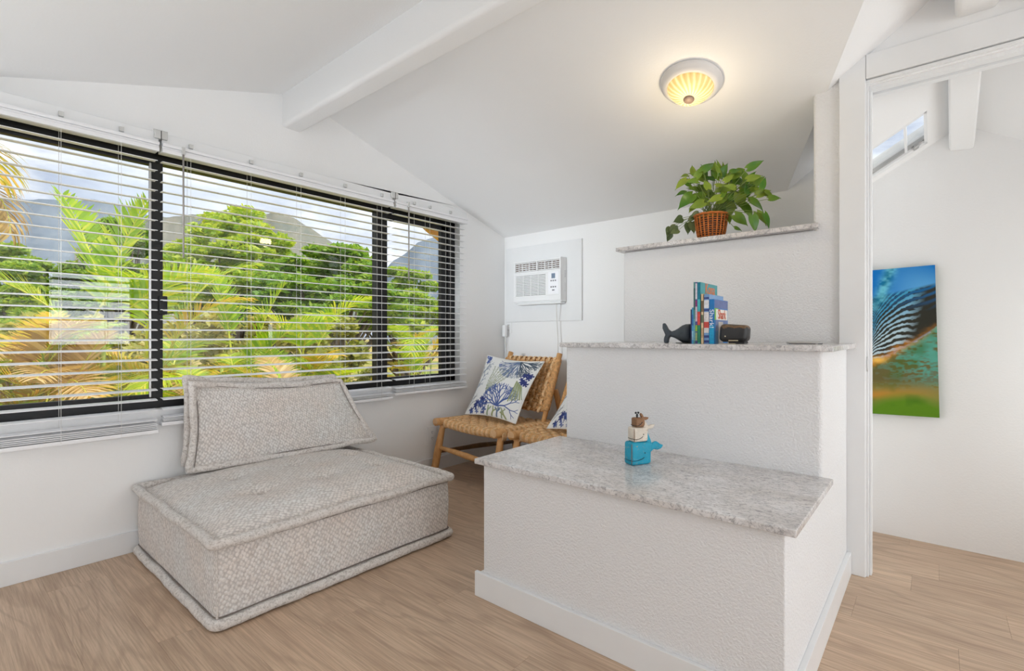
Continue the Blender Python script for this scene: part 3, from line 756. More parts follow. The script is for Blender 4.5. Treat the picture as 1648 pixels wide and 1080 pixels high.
# ================================================================== LOUNGE CHAIRS
def make_chair(label):
    t = thing('lounge_chair', label, 'chair', (0, 0, 0), group='log and rattan lounge chairs in the corner')
    HW = .305; ZS = .376; rl = .0215
    def rod(name, pts, r, mat='teak'):
        P = [Vector(p) for p in pts]; Q = []
        for i in range(len(P) - 1):
            for k in range(6): Q.append(wav(P[i].lerp(P[i + 1], k / 6), .004, 6))
        Q.append(P[-1]); n = len(Q)
        rr_ = r if isinstance(r, list) else [r] * n
        if isinstance(r, list): rr_ = [float(np.interp(i / (n - 1), np.linspace(0, 1, len(r)), r)) for i in range(n)]
        b = MB(); b.tube(Q, rr_, 14); return b.build(name, M[mat], t, smooth=True)
    yf, yb = -.40, .28
    for s in (-1, 1):
        rod('side_rail', [(s * HW, yf - .075, ZS + .004), (s * HW, 0, ZS - .012), (s * HW, yb, ZS - .03)], [.027, .023, .020])
        b = MB(); b.tube([(s * HW, yf - .0765, ZS + .004), (s * HW, yf - .0745, ZS + .004)], .0262, 14); b.build('log_end', M['teakend'], t)
        rod('leg', [(s * (HW - .002), yf - .005, ZS - .015), (s * (HW + .005), yf - .045, .18), (s * (HW + .012), yf - .085, 0)], [.019, .028, .026])
        rod('leg', [(s * (HW - .045), .175, .60), (s * (HW - .02), .27, .28), (s * (HW + .005), .36, 0)], [.020, .027, .022])
        rod('back_post', [(s * (HW - .02), -.005, ZS - .03), (s * (HW - .045), .13, .60), (s * (HW - .052), .235, .862)], [.0165, .019, .0205])
        rod('side_stretcher', [(s * HW, yf - .035, .165), (s * HW, -.05, .15), (s * (HW - .01), .31, .125)], [.012, .019, .013], 'teakdark' if s < 0 else 'teak')
    rod('front_stretcher', [(-HW, yf - .04, .195), (0, yf - .04, .185), (HW, yf - .04, .175)], [.013, .021, .013])
    rod('rear_stretcher', [(-HW + .02, .30, .19), (0, .305, .185), (HW - .02, .30, .19)], [.013, .020, .013], 'teakdark')
    rod('front_rail', [(-HW, yf, ZS - .01), (0, yf, ZS - .014), (HW, yf, ZS - .01)], .014)
    # seat weave: cross strands wrapped round the side rails
    b = MB(); cr = .0052; ny = 44
    ys = np.linspace(yf + .012, .12, ny)
    for k, y in enumerate(ys):
        pts = []
        zz = ZS - .004 - .018 * (y - yf)
        for a in np.linspace(200, 90, 6): pts.append((-HW + (rl + cr) * math.cos(R(a)), y, zz + (rl + cr) * math.sin(R(a))))
        nx = 26
        for i in range(1, nx):
            x = -HW + 2 * HW * i / nx; sag = -.020 * math.sin(math.pi * i / nx)
            ph = ((i // 1) + (k // 2)) % 4 < 2
            pts.append((x, y + random.uniform(-.001, .001), zz + rl + cr + sag + (.0035 if ph else -.0045)))
        for a in np.linspace(90, -20, 6): pts.append((HW + (rl + cr) * math.cos(R(a)), y, zz + (rl + cr) * math.sin(R(a))))
        b.tube(pts, cr, 6, mi=(k // 2) % 2)
    nx2 = 50
    for k in range(nx2):
        x = -HW + .028 + (2 * HW - .056) * k / (nx2 - 1)
        sag = lambda y: -.020 * math.sin(math.pi * (x + HW) / (2 * HW))
        pts = []
        for a in np.linspace(280, 95, 9): pts.append((x, yf + (.016 + cr) * math.cos(R(a)), ZS - .010 + (.020 + cr) * math.sin(R(a)) + sag(0) * .6))
        for i in range(1, 30):
            y = yf + (.14 - yf) * i / 29; ph = ((i // 1) + (k // 2)) % 4 < 2
            pts.append((x, y, ZS - .004 - .018 * (y - yf) + rl + cr + sag(y) + (-.004 if ph else .0035)))
        b.tube(pts, cr, 6, mi=(k // 2 + 1) % 2)
    tag(b.build('seat_weave', [M['rattan'], M['rattan2']], t, smooth=True), kind='stuff')
    # extra wraps on the front ends of the rails
    b = MB()
    for s in (-1, 1):
        for k in range(5):
            y = yf - .018 + k * .008
            b.tube([(s * HW + .026 * math.cos(a), y + .004 * math.sin(a * .5), ZS - .008 + .034 * math.sin(a) - .008) for a in [2 * math.pi * i / 14 for i in range(14)]], cr, 6, closed=True)
    tag(b.build('rail_binding', M['rattan2'], t, smooth=True), kind='stuff')
    # back weave
    b = MB(); nz = 46
    def post(z):
        f = (z - (ZS - .03)) / (.862 - (ZS - .03))
        return (HW - .02 + (-.032) * f), (-.005 + .24 * f)
    for k in range(nz):
        z = .475 + (.818 - .475) * k / (nz - 1)
        hw_, py_ = post(z); pts = []
        for a in np.linspace(60, 270, 7): pts.append((-hw_ + .024 * math.cos(R(a)), py_ + .024 * math.sin(R(a)), z))
        for i in range(1, 22):
            x = -hw_ + 2 * hw_ * i / 22; ph = ((i // 2) + (k // 3)) % 2
            pts.append((x, py_ - .018 + (-.004 if ph else .004) + .012 * math.sin(math.pi * i / 22), z))
        for a in np.linspace(270, 480, 7): pts.append((hw_ + .024 * math.cos(R(a)), py_ + .024 * math.sin(R(a)), z))
        b.tube(pts, .0048, 6, mi=0)
    for k in range(10):
        x0 = -.232 + .464 * k / 9
        for dx in (-.007, 0, .007):
            pts = []
            for i in range(24):
                z = .455 + (.812 - .455) * i / 23; hw_, py_ = post(z); ph = ((k) + (i // 2)) % 2
                sc_ = 1 - .05 * (z - .4)
                pts.append((x0 * sc_ + dx, py_ - .018 + (-.010 if ph else .002) + .012 * math.sin(math.pi * (x0 + .26) / .52), z))
            hw_, py_ = post(.815)
            for a in np.linspace(200, 20, 6): pts.append((x0 * .98 + dx + .01, py_ - .004 + .020 * math.cos(R(a)), .815 + .020 * math.sin(R(a))))
            b.tube(pts, .0048, 6, mi=1)
    tag(b.build('back_weave', [M['rattan'], M['rattan2']], t, smooth=True), kind='stuff')
    hw_, py_ = post(.815); rod('top_rail', [(-hw_, py_, .815), (0, py_ + .012, .813), (hw_, py_, .815)], .012)
    hw_, py_ = post(.47); rod('lower_back_rail', [(-hw_, py_, .47), (0, py_, .468), (hw_, py_, .47)], .012)
    return t
ch1 = make_chair('log and rattan lounge chair in the room corner holding the coral print pillow')
CR = math.atan2(-.053, .63)
def place(o, x, y, rz): o.location = (x, y, 0); o.rotation_euler = (0, 0, rz)
place(ch1, .455, -.430, CR)
ch2 = copy_tree(ch1); ch2['label'] = 'second log and rattan lounge chair, mostly hidden behind the quartz topped half wall'
place(ch2, 1.128, -.415, R(1.5))

# ---- coral print pillows
def coral_color(u, v):
    """paint a coral print : arrays u,v in 0..1 -> rgb"""
    n = u.shape
    col = np.ones(n + (3,)) * np.array(S(226, 226, 224))
    rs = random.Random(11)
    def line(p0, p1, w, c):
        (x0, y0), (x1, y1) = p0, p1
        L2 = (x1 - x0) ** 2 + (y1 - y0) ** 2 + 1e-9
        tt = np.clip(((u - x0) * (x1 - x0) + (v - y0) * (y1 - y0)) / L2, 0, 1)
        d = np.hypot(u - (x0 + tt * (x1 - x0)), v - (y0 + tt * (y1 - y0)))
        k = np.clip((w - d) / .0035 + .5, 0, 1)[..., None]
        col[:] = col * (1 - k) + np.array(c) * k
    def branch(x, y, a, L, w, depth, c, spread=30, seg=3):
        px_, py_ = x, y
        for s in range(seg):
            a += rs.uniform(-10, 10); nx_, ny_ = px_ + L / seg * math.cos(R(a)), py_ + L / seg * math.sin(R(a))
            line((px_, py_), (nx_, ny_), w, c); px_, py_ = nx_, ny_
        if depth > 0:
            for q_ in (-1, 1) if rs.random() < .75 else (-1, 0, 1):
                branch(px_, py_, a + q_ * spread * rs.uniform(.6, 1.2), L * .78, w * .75, depth - 1, c, spread, seg)
    def blob(cx_, cy_, r, c):
        ang = np.arctan2(v - cy_, u - cx_); d = np.hypot(u - cx_, v - cy_)
        rr_ = r * (1 + .35 * np.sin(ang * 5 + cx_ * 40) + .2 * np.sin(ang * 11 + 2))
        k = np.clip((rr_ - d) / .004 + .5, 0, 1)[..., None]; col[:] = col * (1 - k) + np.array(c) * k
    navy, blue, steel, olive, sage, dk = S(58, 66, 118), S(80, 98, 152), S(110, 126, 150), S(150, 156, 112), S(146, 160, 132), S(70, 84, 100)
    # pale sea fern from lower left
    for a in (48, 56, 63, 70, 78, 86, 94):
        L = .5; x0, y0 = .32, .32
        x1, y1 = x0 + L * math.cos(R(a)), y0 + L * math.sin(R(a))
        line((x0, y0), (x1, y1), .0028, dk)
        for s in range(4, 24):
            f = s / 24; xx, yy = x0 + (x1 - x0) * f, y0 + (y1 - y0) * f
            for q_ in (-1, 1):
                aa = a + q_ * rs.uniform(25, 60); l = rs.uniform(.012, .03)
                line((xx, yy), (xx + l * math.cos(R(aa)), yy + l * math.sin(R(aa))), .0022, olive if rs.random() < .4 else sage)
                if rs.random() < .4: blob(xx + l * math.cos(R(aa)), yy + l * math.sin(R(aa)), .006, olive)
    # grey ferny left edge
    for k in range(7): branch(.02 + .03 * k % .1, .35 + .07 * k, 70 + rs.uniform(-25, 25), .07, .006, 2, steel, 35, 2)
    for k in range(5): branch(.02, .10 + .05 * k, 60 + 15 * k, .09, .005, 2, dk, 28, 2)
    # hanging blue fan top right
    for k in range(19):
        a = 188 + k * 9.2; branch(.66, .97, a, .12, .0075, 2 if k % 2 else 3, (steel if k % 3 else blue) if k < 12 else dk, 15, 2)
    # dark navy clump right edge and top left, bottom left
    for k in range(9): blob(.90 + rs.uniform(-.05, .06), .62 + rs.uniform(-.07, .12), rs.uniform(.02, .04), navy)
    for k in range(7): blob(.05 + rs.uniform(-.04, .06), .93 + rs.uniform(-.06, .06), rs.uniform(.015, .035), blue)
    for k in range(24): blob(.26 + rs.uniform(-.15, .15), .12 + rs.uniform(-.10, .14), rs.uniform(.018, .042), navy if rs.random() < .5 else blue)
    for k in range(6): blob(.26 + rs.uniform(-.12, .12), .13 + rs.uniform(-.08, .10), rs.uniform(.008, .014), S(226, 226, 224))
    # blue coral centre
    for a in (20, 45, 66, 88, 108, 130, 155, 170): branch(.62, .17, a, .13, .011, 3, blue, 26, 2)
    # green leaf coral at right
    for k in range(8): line((.80 + .015 * k, .60 - .01 * k), (.78 + .028 * k, .28 + .01 * k), .006 if k % 2 else .010, sage if k % 2 else olive)
    # green/blue sprouts at bottom
    for k in range(5): branch(.44 + .10 * k, -.02, 70 + 12 * k, .10, .014, 1, [sage, olive, steel][k % 3], 30, 2)
    return col
def pillow(label, BL, BR, TLc, TRc, puff, detail=200):
    t = thing('throw_pillow', label, 'pillow', tuple((Vector(BL) + Vector(BR)) / 2), group='coral print pillows')
    BL, BR, TLc, TRc = map(Vector, (BL, BR, TLc, TRc))
    nrm = (BR - BL).cross(TLc - BL).normalized()
    if nrm.dot(CAM - BL) < 0: nrm = -nrm
    N_ = detail
    u, v = np.meshgrid(np.linspace(0, 1, N_ + 1), np.linspace(0, 1, N_ + 1))
    for side in (1, -1):
        cor = [np.array(q_) for q_ in (BL, BR, TLc, TRc)]
        n2 = N_ if side > 0 else 40
        uu, vv = (u, v) if side > 0 else np.meshgrid(np.linspace(0, 1, n2 + 1), np.linspace(0, 1, n2 + 1))
        # concave edges
        us = uu + .045 * np.sin(np.pi * vv) * (1 - 2 * uu) * np.abs(1 - 2 * uu) ; vs = vv + .045 * np.sin(np.pi * uu) * (1 - 2 * vv) * np.abs(1 - 2 * vv)
        P = (cor[0] * ((1 - us) * (1 - vs))[..., None] + cor[1] * (us * (1 - vs))[..., None] + cor[2] * ((1 - us) * vs)[..., None] + cor[3] * (us * vs)[..., None])
        e = (np.sin(np.pi * uu) ** .55) * (np.sin(np.pi * vv) ** .55)
        wr = .006 * np.sin(uu * 17 + vv * 9) * np.exp(-((vv - .08) / .15) ** 2) + .004 * np.sin(uu * 5 - vv * 13)
        fold = -.020 * np.exp(-((vv - .13 - .22 * (uu - .72)) / .02) ** 2) * np.exp(-((uu - .78) / .16) ** 2)
        P = P + np.array(nrm) * (side * (puff * e) + (wr + fold) * e)[..., None]
        b = MB(); b.v = [tuple(q_) for q_ in P.reshape(-1, 3)]; n1 = n2 + 1
        b.f = [(j * n1 + i, j * n1 + i + 1, (j + 1) * n1 + i + 1, (j + 1) * n1 + i) for j in range(n2) for i in range(n2)]; b.m = [0] * len(b.f)
        c = coral_color(uu, vv).reshape(-1, 3) if side > 0 else np.tile(np.array(S(205, 208, 205)), (n1 * n1, 1))
        o = b.build('printed_front' if side > 0 else 'back_panel', M['print'], t, world=True, smooth=True)
        ca = o.data.color_attributes.new('Col', 'FLOAT_COLOR', 'POINT'); ca.data.foreach_set('color', np.hstack([c, np.ones((len(c), 1))]).ravel())
    def Pt(a, b_):
        us = a + .045 * math.sin(math.pi * b_) * (1 - 2 * a); vs = b_ + .045 * math.sin(math.pi * a) * (1 - 2 * b_)
        return BL * (1 - us) * (1 - vs) + BR * us * (1 - vs) + TLc * (1 - us) * vs + TRc * us * vs
    ring = [Pt(i / 24, 0) for i in range(24)] + [Pt(1, i / 24) for i in range(24)] + [Pt(1 - i / 24, 1) for i in range(24)] + [Pt(0, 1 - i / 24) for i in range(24)]
    b = MB(); b.tube(ring, .004, 6, closed=True); b.build('edge_seam', M['cord'], t, world=True, smooth=True)
    return t
pillow('white pillow printed with blue and green coral on the corner chair', (.115, -.585, .402), (.672, -.655, .402), (.118, -.335, .838), (.690, -.355, .808), .055, 260)
pillow('blue and white coral pillow peeking out behind the half wall', (.930, -.65, .402), (1.38, -.68, .402), (.985, -.34, .80), (1.42, -.37, .80), .06, 120)

# ================================================================== AIR CONDITIONER
t = thing('mounting_board', 'white board on the back wall framing the air conditioner', 'panel', (.41, -.009, 1.11))
b = MB(); b.box(.034, .789, -.018, -.0005, 1.11, 1.732); b.build('board', M['trim'], t, world=True, bevel=.002)
ac = thing('air_conditioner', 'white window air conditioner set in the back wall board', 'air conditioner', (.42, -.06, 1.25))
AX0, AX1, AZ0, AZ1, AY = .186, .654, 1.256, 1.600, -.100
def ab(name, mat, boxes, bev=0, par=None):
    b = MB()
    for q_ in boxes: b.box(*q_)
    return b.build(name, M[mat], par or ac, world=True, bevel=bev)
b = MB(); prof = [(-.086, AZ0 + .008), (-.094, AZ0 + .03), (-.100, AZ0 + .06), (-.100, AZ1 - .095), (-.092, AZ1 - .03), (-.084, AZ1 - .004)]
# shell built as frame around the grilles: sides, strips
ab('case', 'acw', [(AX0, AX1, -.086, -.0185, AZ0, AZ1)], .006)
vz0, vz1 = AZ1 - .092, AZ1 - .018     # upper vents
gz0, gz1 = AZ0 + .052, AZ0 + .228     # lower grille
gx0, gx1 = AX0 + .022, AX0 + .325
ab('front_cover', 'acw', [(AX0, AX1, AY, -.086, vz1, AZ1 - .002), (AX0, AX1, AY, -.086, gz1, vz0), (AX0, AX1, AY, -.086, AZ0 + .012, gz0),
    (AX0, gx0, AY, -.086, gz0, gz1), (gx1, AX1, AY, -.086, gz0, gz1), (AX0, AX0 + .018, AY, -.086, vz0, vz1), (AX1 - .014, AX1, AY, -.086, vz0, vz1),
    (AX0 + .232, AX0 + .246, AY, -.086, vz0, vz1)], .0025)
ab('lower_lip', 'acw', [(AX0 + .03, AX1 - .005, -.092, -.03, AZ0 - .014, AZ0)], .005)
for x0, x1 in ((AX0 + .018, AX0 + .232), (AX0 + .246, AX1 - .014)):
    vt = ab('air_vent', 'darkred', [(x0, x1, -.0875, -.0862, vz0, vz1)])
    for k in range(5):
        z = vz0 + .006 + (vz1 - vz0 - .012) * k / 4
        ab('vent_slat', 'acw', [(x0 + .003, x1 - .003, AY + .002, -.088, z - .0034, z + .0034)], 0, vt)
    for k in range(1, 6):
        if k % 2 == 0 or True:
            x = x0 + (x1 - x0) * k / 6; wq = .0032 if k % 2 == 0 else .0009
            ab('vent_divider', 'acw', [(x - wq, x + wq, AY + .0015, -.088, vz0 + .002, vz1 - .002)], 0, vt)
gr = ab('intake_grille', 'dark', [(gx0, gx1, -.0875, -.0862, gz0, gz1)])
for k in range(15):
    z = gz0 + .004 + (gz1 - gz0 - .008) * k / 14
    ab('grille_slat', 'acw', [(gx0, gx1, AY + .001, -.088, z - .0043, z + .0043)], 0, gr)
for k in range(5):
    x = gx0 + (gx1 - gx0) * k / 4
    ab('grille_rib', 'acw', [(x - .0014, x + .0014, AY + .002, -.088, gz0, gz1)], 0, gr)
cp = ab('control_panel', 'plate', [(AX0 + .352, AX1 - .018, AY - .002, AY, gz0 + .010, gz1 + .005)], .002)
M['panelw'] = simple('glossy_white_panel', S(250, 251, 255), .2, var=.002); cp.data.materials[0] = M['panelw']
cx_ = (AX0 + .352 + AX1 - .018) / 2; pz = gz1 + .005
ab('display', 'lcd', [(cx_ - .017, cx_ + .017, AY - .003, AY - .002, pz - .052, pz - .014)], 0, cp)
for zz in (pz - .070, pz - .118):
    for k in (-1, 0, 1):
        ab('button', 'btn', [(cx_ + k * .020 - .006, cx_ + k * .020 + .006, AY - .0035, AY - .002, zz - .005, zz + .005)], 0, cp)
ab('button', 'btn', [(cx_ - .011, cx_ + .011, AY - .0035, AY - .002, pz - .147, pz - .138)], .001, cp)
ab('side_slots', 'btn', [(AX1, AX1 + .0008, -.045, -.038, AZ0 + .19 + .006 * k, AZ0 + .192 + .006 * k) for k in range(9)] + [(AX1, AX1 + .0008, -.045, -.041, AZ0 + .08 + .009 * k, AZ0 + .082 + .009 * k) for k in range(8)])
b = MB(); pts = [Vector((.60, -.075, AZ0 - .002)), Vector((.597, -.074, 1.20)), Vector((.585, -.05, 1.10)), Vector((.590, -.045, .98)), Vector((.598, -.055, .90)), Vector((.60, -.06, .70)), Vector((.55, -.05, .50)), Vector((.40, -.03, .46)), Vector((.15, -.03, .60)), Vector((.05, -.03, .88)), Vector((.045, -.045, .98))]
sp = []
for i in range(len(pts) - 1):
    p0, p1, p2, p3 = pts[max(i - 1, 0)], pts[i], pts[i + 1], pts[min(i + 2, len(pts) - 1)]
    for k in range(8):
        s_ = k / 8; sp.append(.5 * ((2 * p1) + (p2 - p0) * s_ + (2 * p0 - 5 * p1 + 4 * p2 - p3) * s_ ** 2 + (3 * p1 - p0 - 3 * p2 + p3) * s_ ** 3))
b.tube(sp, .0033, 6); b.build('power_cord', M['cord'], ac, world=True, smooth=True)
b = MB(); b.box(.026, .062, -.062, -.030, .985, 1.085); o = b.build('plug_block', M['acw'], ac, world=True, bevel=.006)
def outlet(label, box, loc, ax):
    t = thing('wall_outlet', label, 'outlet', loc)
    x0, x1, y0, y1, z0, z1 = box
    b = MB(); b.box(*box); b.build('cover_plate', M['plate'], t, world=True, bevel=.002)
    zc = (z0 + z1) / 2
    for s in (-1, 1):
        zz = zc + s * .022
        if ax == 'x':
            yc = (y0 + y1) / 2
            b = MB(); b.box(x1, x1 + .002, yc - .014, yc + .014, zz - .016, zz + .016); r_ = b.build('receptacle', M['plate'], t, world=True, bevel=.0015)
            b = MB(); b.box(x1 + .002, x1 + .0026, yc - .007, yc - .005, zz - .004, zz + .008); b.box(x1 + .002, x1 + .0026, yc + .005, yc + .007, zz - .003, zz + .007); b.box(x1 + .002, x1 + .0026, yc - .002, yc + .002, zz - .012, zz - .008)
        else:
            xc = (x0 + x1) / 2
            b = MB(); b.box(xc - .014, xc + .014, y0 - .002, y0, zz - .016, zz + .016); r_ = b.build('receptacle', M['plate'], t, world=True, bevel=.0015)
            b = MB(); b.box(xc - .007, xc - .005, y0 - .0026, y0 - .002, zz - .004, zz + .008); b.box(xc + .005, xc + .007, y0 - .0026, y0 - .002, zz - .003, zz + .007)
        b.build('slots', M['dark'], r_, world=True)
outlet('white wall outlet low under the window, left of the corner chair', (0.0002, .006, -.857, -.778, .198, .330), (0, -.82, .26), 'x')
outlet('white wall outlet in the corner behind the air conditioner plug', (.020, .085, -.006, -.0002, 1.015, 1.108), (.05, -.003, 1.06), 'y')
t = thing('cable_channel', 'thin white cable channel running down the room corner', 'cable channel', (.02, -.012, 0))
b = MB(); b.box(.010, .026, -.012, -.0002, .10, 1.0); b.build('channel', M['trim'], t, world=True, bevel=.002)

# ================================================================== CEILING LAMP
LC = Vector((1.990, -1.000, zA(-1.0)))
nl = Vector((0, -SL, -1)).normalized()
lp = bpy.data.objects.new('ceiling_lamp', None); COL.objects.link(lp); lp.location = LC
lp.rotation_euler = (-nl).to_track_quat('Z', 'Y').to_euler()
tag(lp, 'round flush ceiling lamp with white ring and swirled amber glass, lit', 'lamp')
b = MB(); b.lathe([(.125, 0), (.133, -.004), (.134, -.010), (.129, -.020), (.124, -.022), (.121, -.030), (.112, -.036), (.108, -.038), (.100, -.040), (.098, -.034)], 64, cap0=True, cap1=False)
b.build('ring', simple('white_lamp_ring', S(214, 212, 212), .4, var=.01), lp, smooth=True)
m_, nt_ = newmat('swirled_amber_glass_lit'); N = NT(nt_)
tcn = N.n('ShaderNodeTexCoord').outputs['Object']
sp_ = N.n('ShaderNodeSeparateXYZ'); N.l(tcn, sp_.inputs[0])
ang = N.math('ARCTAN2', sp_.outputs[1], sp_.outputs[0])
rad = N.math('SQRT', N.math('ADD', N.math('POWER', sp_.outputs[0], 2), N.math('POWER', sp_.outputs[1], 2)))
swirl = N.math('SINE', N.math('ADD', N.math('MULTIPLY', ang, 22), N.math('MULTIPLY', rad, 90)))
bul = N.noise(N.mapping(tcn, loc=(.3, .4, .1)), 14, 1)
cc = N.ramp(N.math('ADD', N.math('MULTIPLY', swirl, .16), N.math('ADD', N.math('MULTIPLY', rad, 4.5), N.math('MULTIPLY', bul, .35))), [(.16, (1.2, 1.08, .75)), (.36, (1.1, .88, .42)), (.56, (.92, .62, .18)), (.85, (.62, .40, .10))])
N.out(N.bsdf((.34, .27, .15), .15, N.bump(swirl, .6, .004), .5, emis=cc, estr=.9))
b = MB(); b.lathe([(.099, -.036), (.0975, -.042), (.092, -.052), (.080, -.066), (.063, -.078), (.042, -.087), (.020, -.0915), (.004, -.092)], 64, cap0=False, cap1=True)
b.build('glass_shade', m_, lp, smooth=True)
b = MB(); b.lathe([(.004, -.088), (.022, -.090), (.024, -.095), (.021, -.101), (.013, -.106), (.0035, -.108)], 24); b.build('finial', M['bronze'], lp, smooth=True)
pl = bpy.data.lights.new('lamp_glow', 'POINT'); pl.energy = 2.2; pl.color = (1, .80, .52); pl.shadow_soft_size = .05
po = bpy.data.objects.new('lamp_glow', pl); COL.objects.link(po); po.location = LC + nl * .24

# ================================================================== PLANT
BK = Vector((1.957, -.640, 1.484))
pt = thing('potted_plant', 'leafy green trailing plant in an orange brown wicker basket on the top shelf', 'plant', BK)
b = MB()
for k in range(22):
    a = 2 * math.pi * k / 22
    b.tube([(math.cos(a) * r_, math.sin(a) * r_, z) for r_, z in ((.060, .003), (.068, .04), (.074, .08), (.079, .122))], .0034, 6)
for j in range(12):
    z = .004 + .0104 * j; r0 = .060 + .0195 * z / .122
    b.tube([((r0 + (.0032 if (k + j) % 2 else -.0032)) * math.cos(2 * math.pi * k / 44), (r0 + (.0032 if (k + j) % 2 else -.0032)) * math.sin(2 * math.pi * k / 44), z) for k in range(44)], .0022, 5, closed=True)
b.tube([((.081) * math.cos(2 * math.pi * k / 40), .081 * math.sin(2 * math.pi * k / 40), .124 + .0015 * math.sin(k * 2)) for k in range(40)], .0052, 7, closed=True)
bko = b.build('basket', M['basket'], pt, smooth=True)
b = MB(); b.lathe([(.056, .004), (.062, .05), (.069, .105)], 28); b.build('liner', M['dark'], pt, smooth=True)
b = MB()
for k in range(260):
    a = random.uniform(0, 6.28); r_ = .068 * math.sqrt(random.random())
    p = Vector((r_ * math.cos(a), r_ * math.sin(a), .108 + random.uniform(0, .022)))
    d_ = Vector((random.uniform(-1, 1), random.uniform(-1, 1), random.uniform(-.3, .6))) * .016
    b.tube([p, p + d_ * .5 + Vector((0, 0, .004)), p + d_], .0011, 3)
tag(b.build('moss', M['moss'], pt), kind='stuff')
def leaf_mesh(L, W, curl, heart=.18):
    b = MB(); n = 8; rows_ = []
    for i in range(n + 1):
        s = i / n
        wv = W * (math.sin(math.pi * min(1, s * .96 + .04) ** .62)) * (1 - .25 * s)
        if s > .85: wv *= (1 - s) / .15 * .8 + .05
        y = L * s; zc = -curl * L * s * s
        row = []
        for q_ in (-1, -.55, 0, .55, 1):
            back_ = heart * L * (abs(q_) ** 1.5) * max(0, 1 - s * 3.2)
            row.append((q_ * wv, y - back_, zc + .10 * W * abs(q_) * 2 - .02 * L * (abs(q_) ** 2)))
        rows_.append(row)
    for r_ in rows_: b.v += r_
    b.f = [(i * 5 + j, i * 5 + j + 1, (i + 1) * 5 + j + 1, (i + 1) * 5 + j) for i in range(n) for j in range(4)]; b.m = [0] * len(b.f)
    return b
LM = [leaf_mesh(.078, .026, .25), leaf_mesh(.066, .026, .35), leaf_mesh(.088, .024, .18), leaf_mesh(.058, .023, .5)]
LMG = [q_.mesh('leaf', M['pothos'], True) for q_ in LM]
LMD = [leaf_mesh(.066, .026, .2, .05).mesh('leaf', M['pothosdark'], True), leaf_mesh(.058, .024, .3, .05).mesh('leaf', M['pothosdark'], True)]
stems = MB()
def basis(tip, nrm):
    y = tip.normalized(); z = (nrm - y * nrm.dot(y)).normalized(); x = y.cross(z)
    return Matrix((x, y, z)).transposed()
def place_leaf(px, py, ang, size, depth, dark=False, tilt=.5, k=0):
    """leaf base at pixel; ang = direction on the picture (deg, 0 right, 90 up); depth = y of leaf base"""
    p = ony(px, py, depth)
    d_ = RT * math.cos(R(ang)) + UP * math.sin(R(ang)) - FW * random.uniform(-.15, .45)
    nn = -FW * .8 + UP * random.uniform(.1, .9) + RT * random.uniform(-.5, .5)
    me = (LMD if dark else LMG)[k % (2 if dark else 4)]
    o = link('leaf', me, pt)
    s = size / [.078, .066, .088, .058][k % 4] if not dark else size / [.066, .058][k % 2]
    mw = Matrix.Translation(p - BK) @ (basis(d_, nn) @ Matrix.Diagonal((s, s, s))).to_4x4()
    o.matrix_local = mw
    c = Vector((0, 0, .115)); e = p - BK; mid = c.lerp(e, .5) + Vector((0, 0, .02 if e.z > c.z - .02 else .05))
    q0 = [(c + Vector((random.uniform(-.03, .03), random.uniform(-.03, .03), 0))) * (1 - s_) ** 2 + mid * 2 * s_ * (1 - s_) + e * s_ ** 2 for s_ in np.linspace(0, 1, 7)]
    stems.tube(q0, .0013, 4)
# main leaves read from the photo (crop px: x = 1070 + X/6.747, y = 240 + Y/6.747)
def C(X, Y): return 1070 + X / 6.747, 240 + Y / 6.747
main = [((235, 330), 215, .085), ((300, 270), 80, .060), ((340, 300), 52, .080), ((420, 240), 55, .09), ((250, 285), 190, .05), ((360, 350), 175, .065),
        ((375, 440), 170, .075), ((300, 500), 215, .10), ((600, 290), 60, .075), ((580, 250), 110, .05), ((540, 330), 160, .065), ((690, 420), 185, .075),
        ((720, 250), 25, .06), ((790, 260), 35, .065), ((900, 210), 25, .085), ((870, 330), 95, .06), ((900, 330), 18, .075), ((880, 480), 75, .06),
        ((1050, 430), 75, .062), ((930, 560), -20, .095), ((1090, 460), -30, .060), ((1130, 540), 10, .060), ((1000, 500), 20, .08), ((720, 600), -100, .07),
        ((650, 600), -95, .06), ((760, 720), -40, .085), ((700, 720), -85, .05), ((760, 860), 0, .045), ((950, 720), -78, .09), ((1000, 690), -50, .08),
        ((1080, 700), -70, .085), ((560, 570), 25, .07), ((420, 580), 200, .085), ((440, 520), 185, .09), ((640, 480), -130, .07), ((800, 480), -70, .09),
        ((850, 600), -60, .10), ((330, 620), 215, .055), ((500, 460), 130, .06), ((470, 430), 100, .06), ((760, 420), 170, .06), ((820, 400), 10, .07),
        ((600, 520), 200, .08), ((480, 600), 170, .07), ((720, 520), -10, .09), ((560, 400), 10, .06), ((650, 350), 40, .07), ((460, 340), 150, .06)]
for i, (c_, a, s_) in enumerate(main):
    x_, y_ = C(*c_); place_leaf(x_, y_, a, s_ * .92, -.64 + random.uniform(-.09, .05), k=i)
for i in range(48):
    a = random.uniform(0, 2 * math.pi); rr_ = math.sqrt(random.random())
    X, Y = 620 + 400 * rr_ * math.cos(a), 440 + 190 * rr_ * math.sin(a)
    x_, y_ = C(X, Y); place_leaf(x_, y_, math.degrees(math.atan2(-(Y - 520), X - 620)) + random.uniform(-40, 40), random.uniform(.05, .075), -.62 + random.uniform(-.05, .09), k=i)
for i, (c_, a, s_) in enumerate([((190, 750), 205, .062), ((120, 830), 225, .058), ((150, 880), 200, .055), ((60, 850), 250, .06), ((250, 800), -88, .062), ((300, 790), -85, .062), ((370, 690), 205, .05), ((60, 910), 255, .05), ((320, 730), 215, .045)]):
    x_, y_ = C(*c_); place_leaf(x_, y_, a, s_, -.665, dark=True, k=i)
stems.build('stems', M['stemg'], pt, smooth=True)
for o in stems.v[:0]: pass

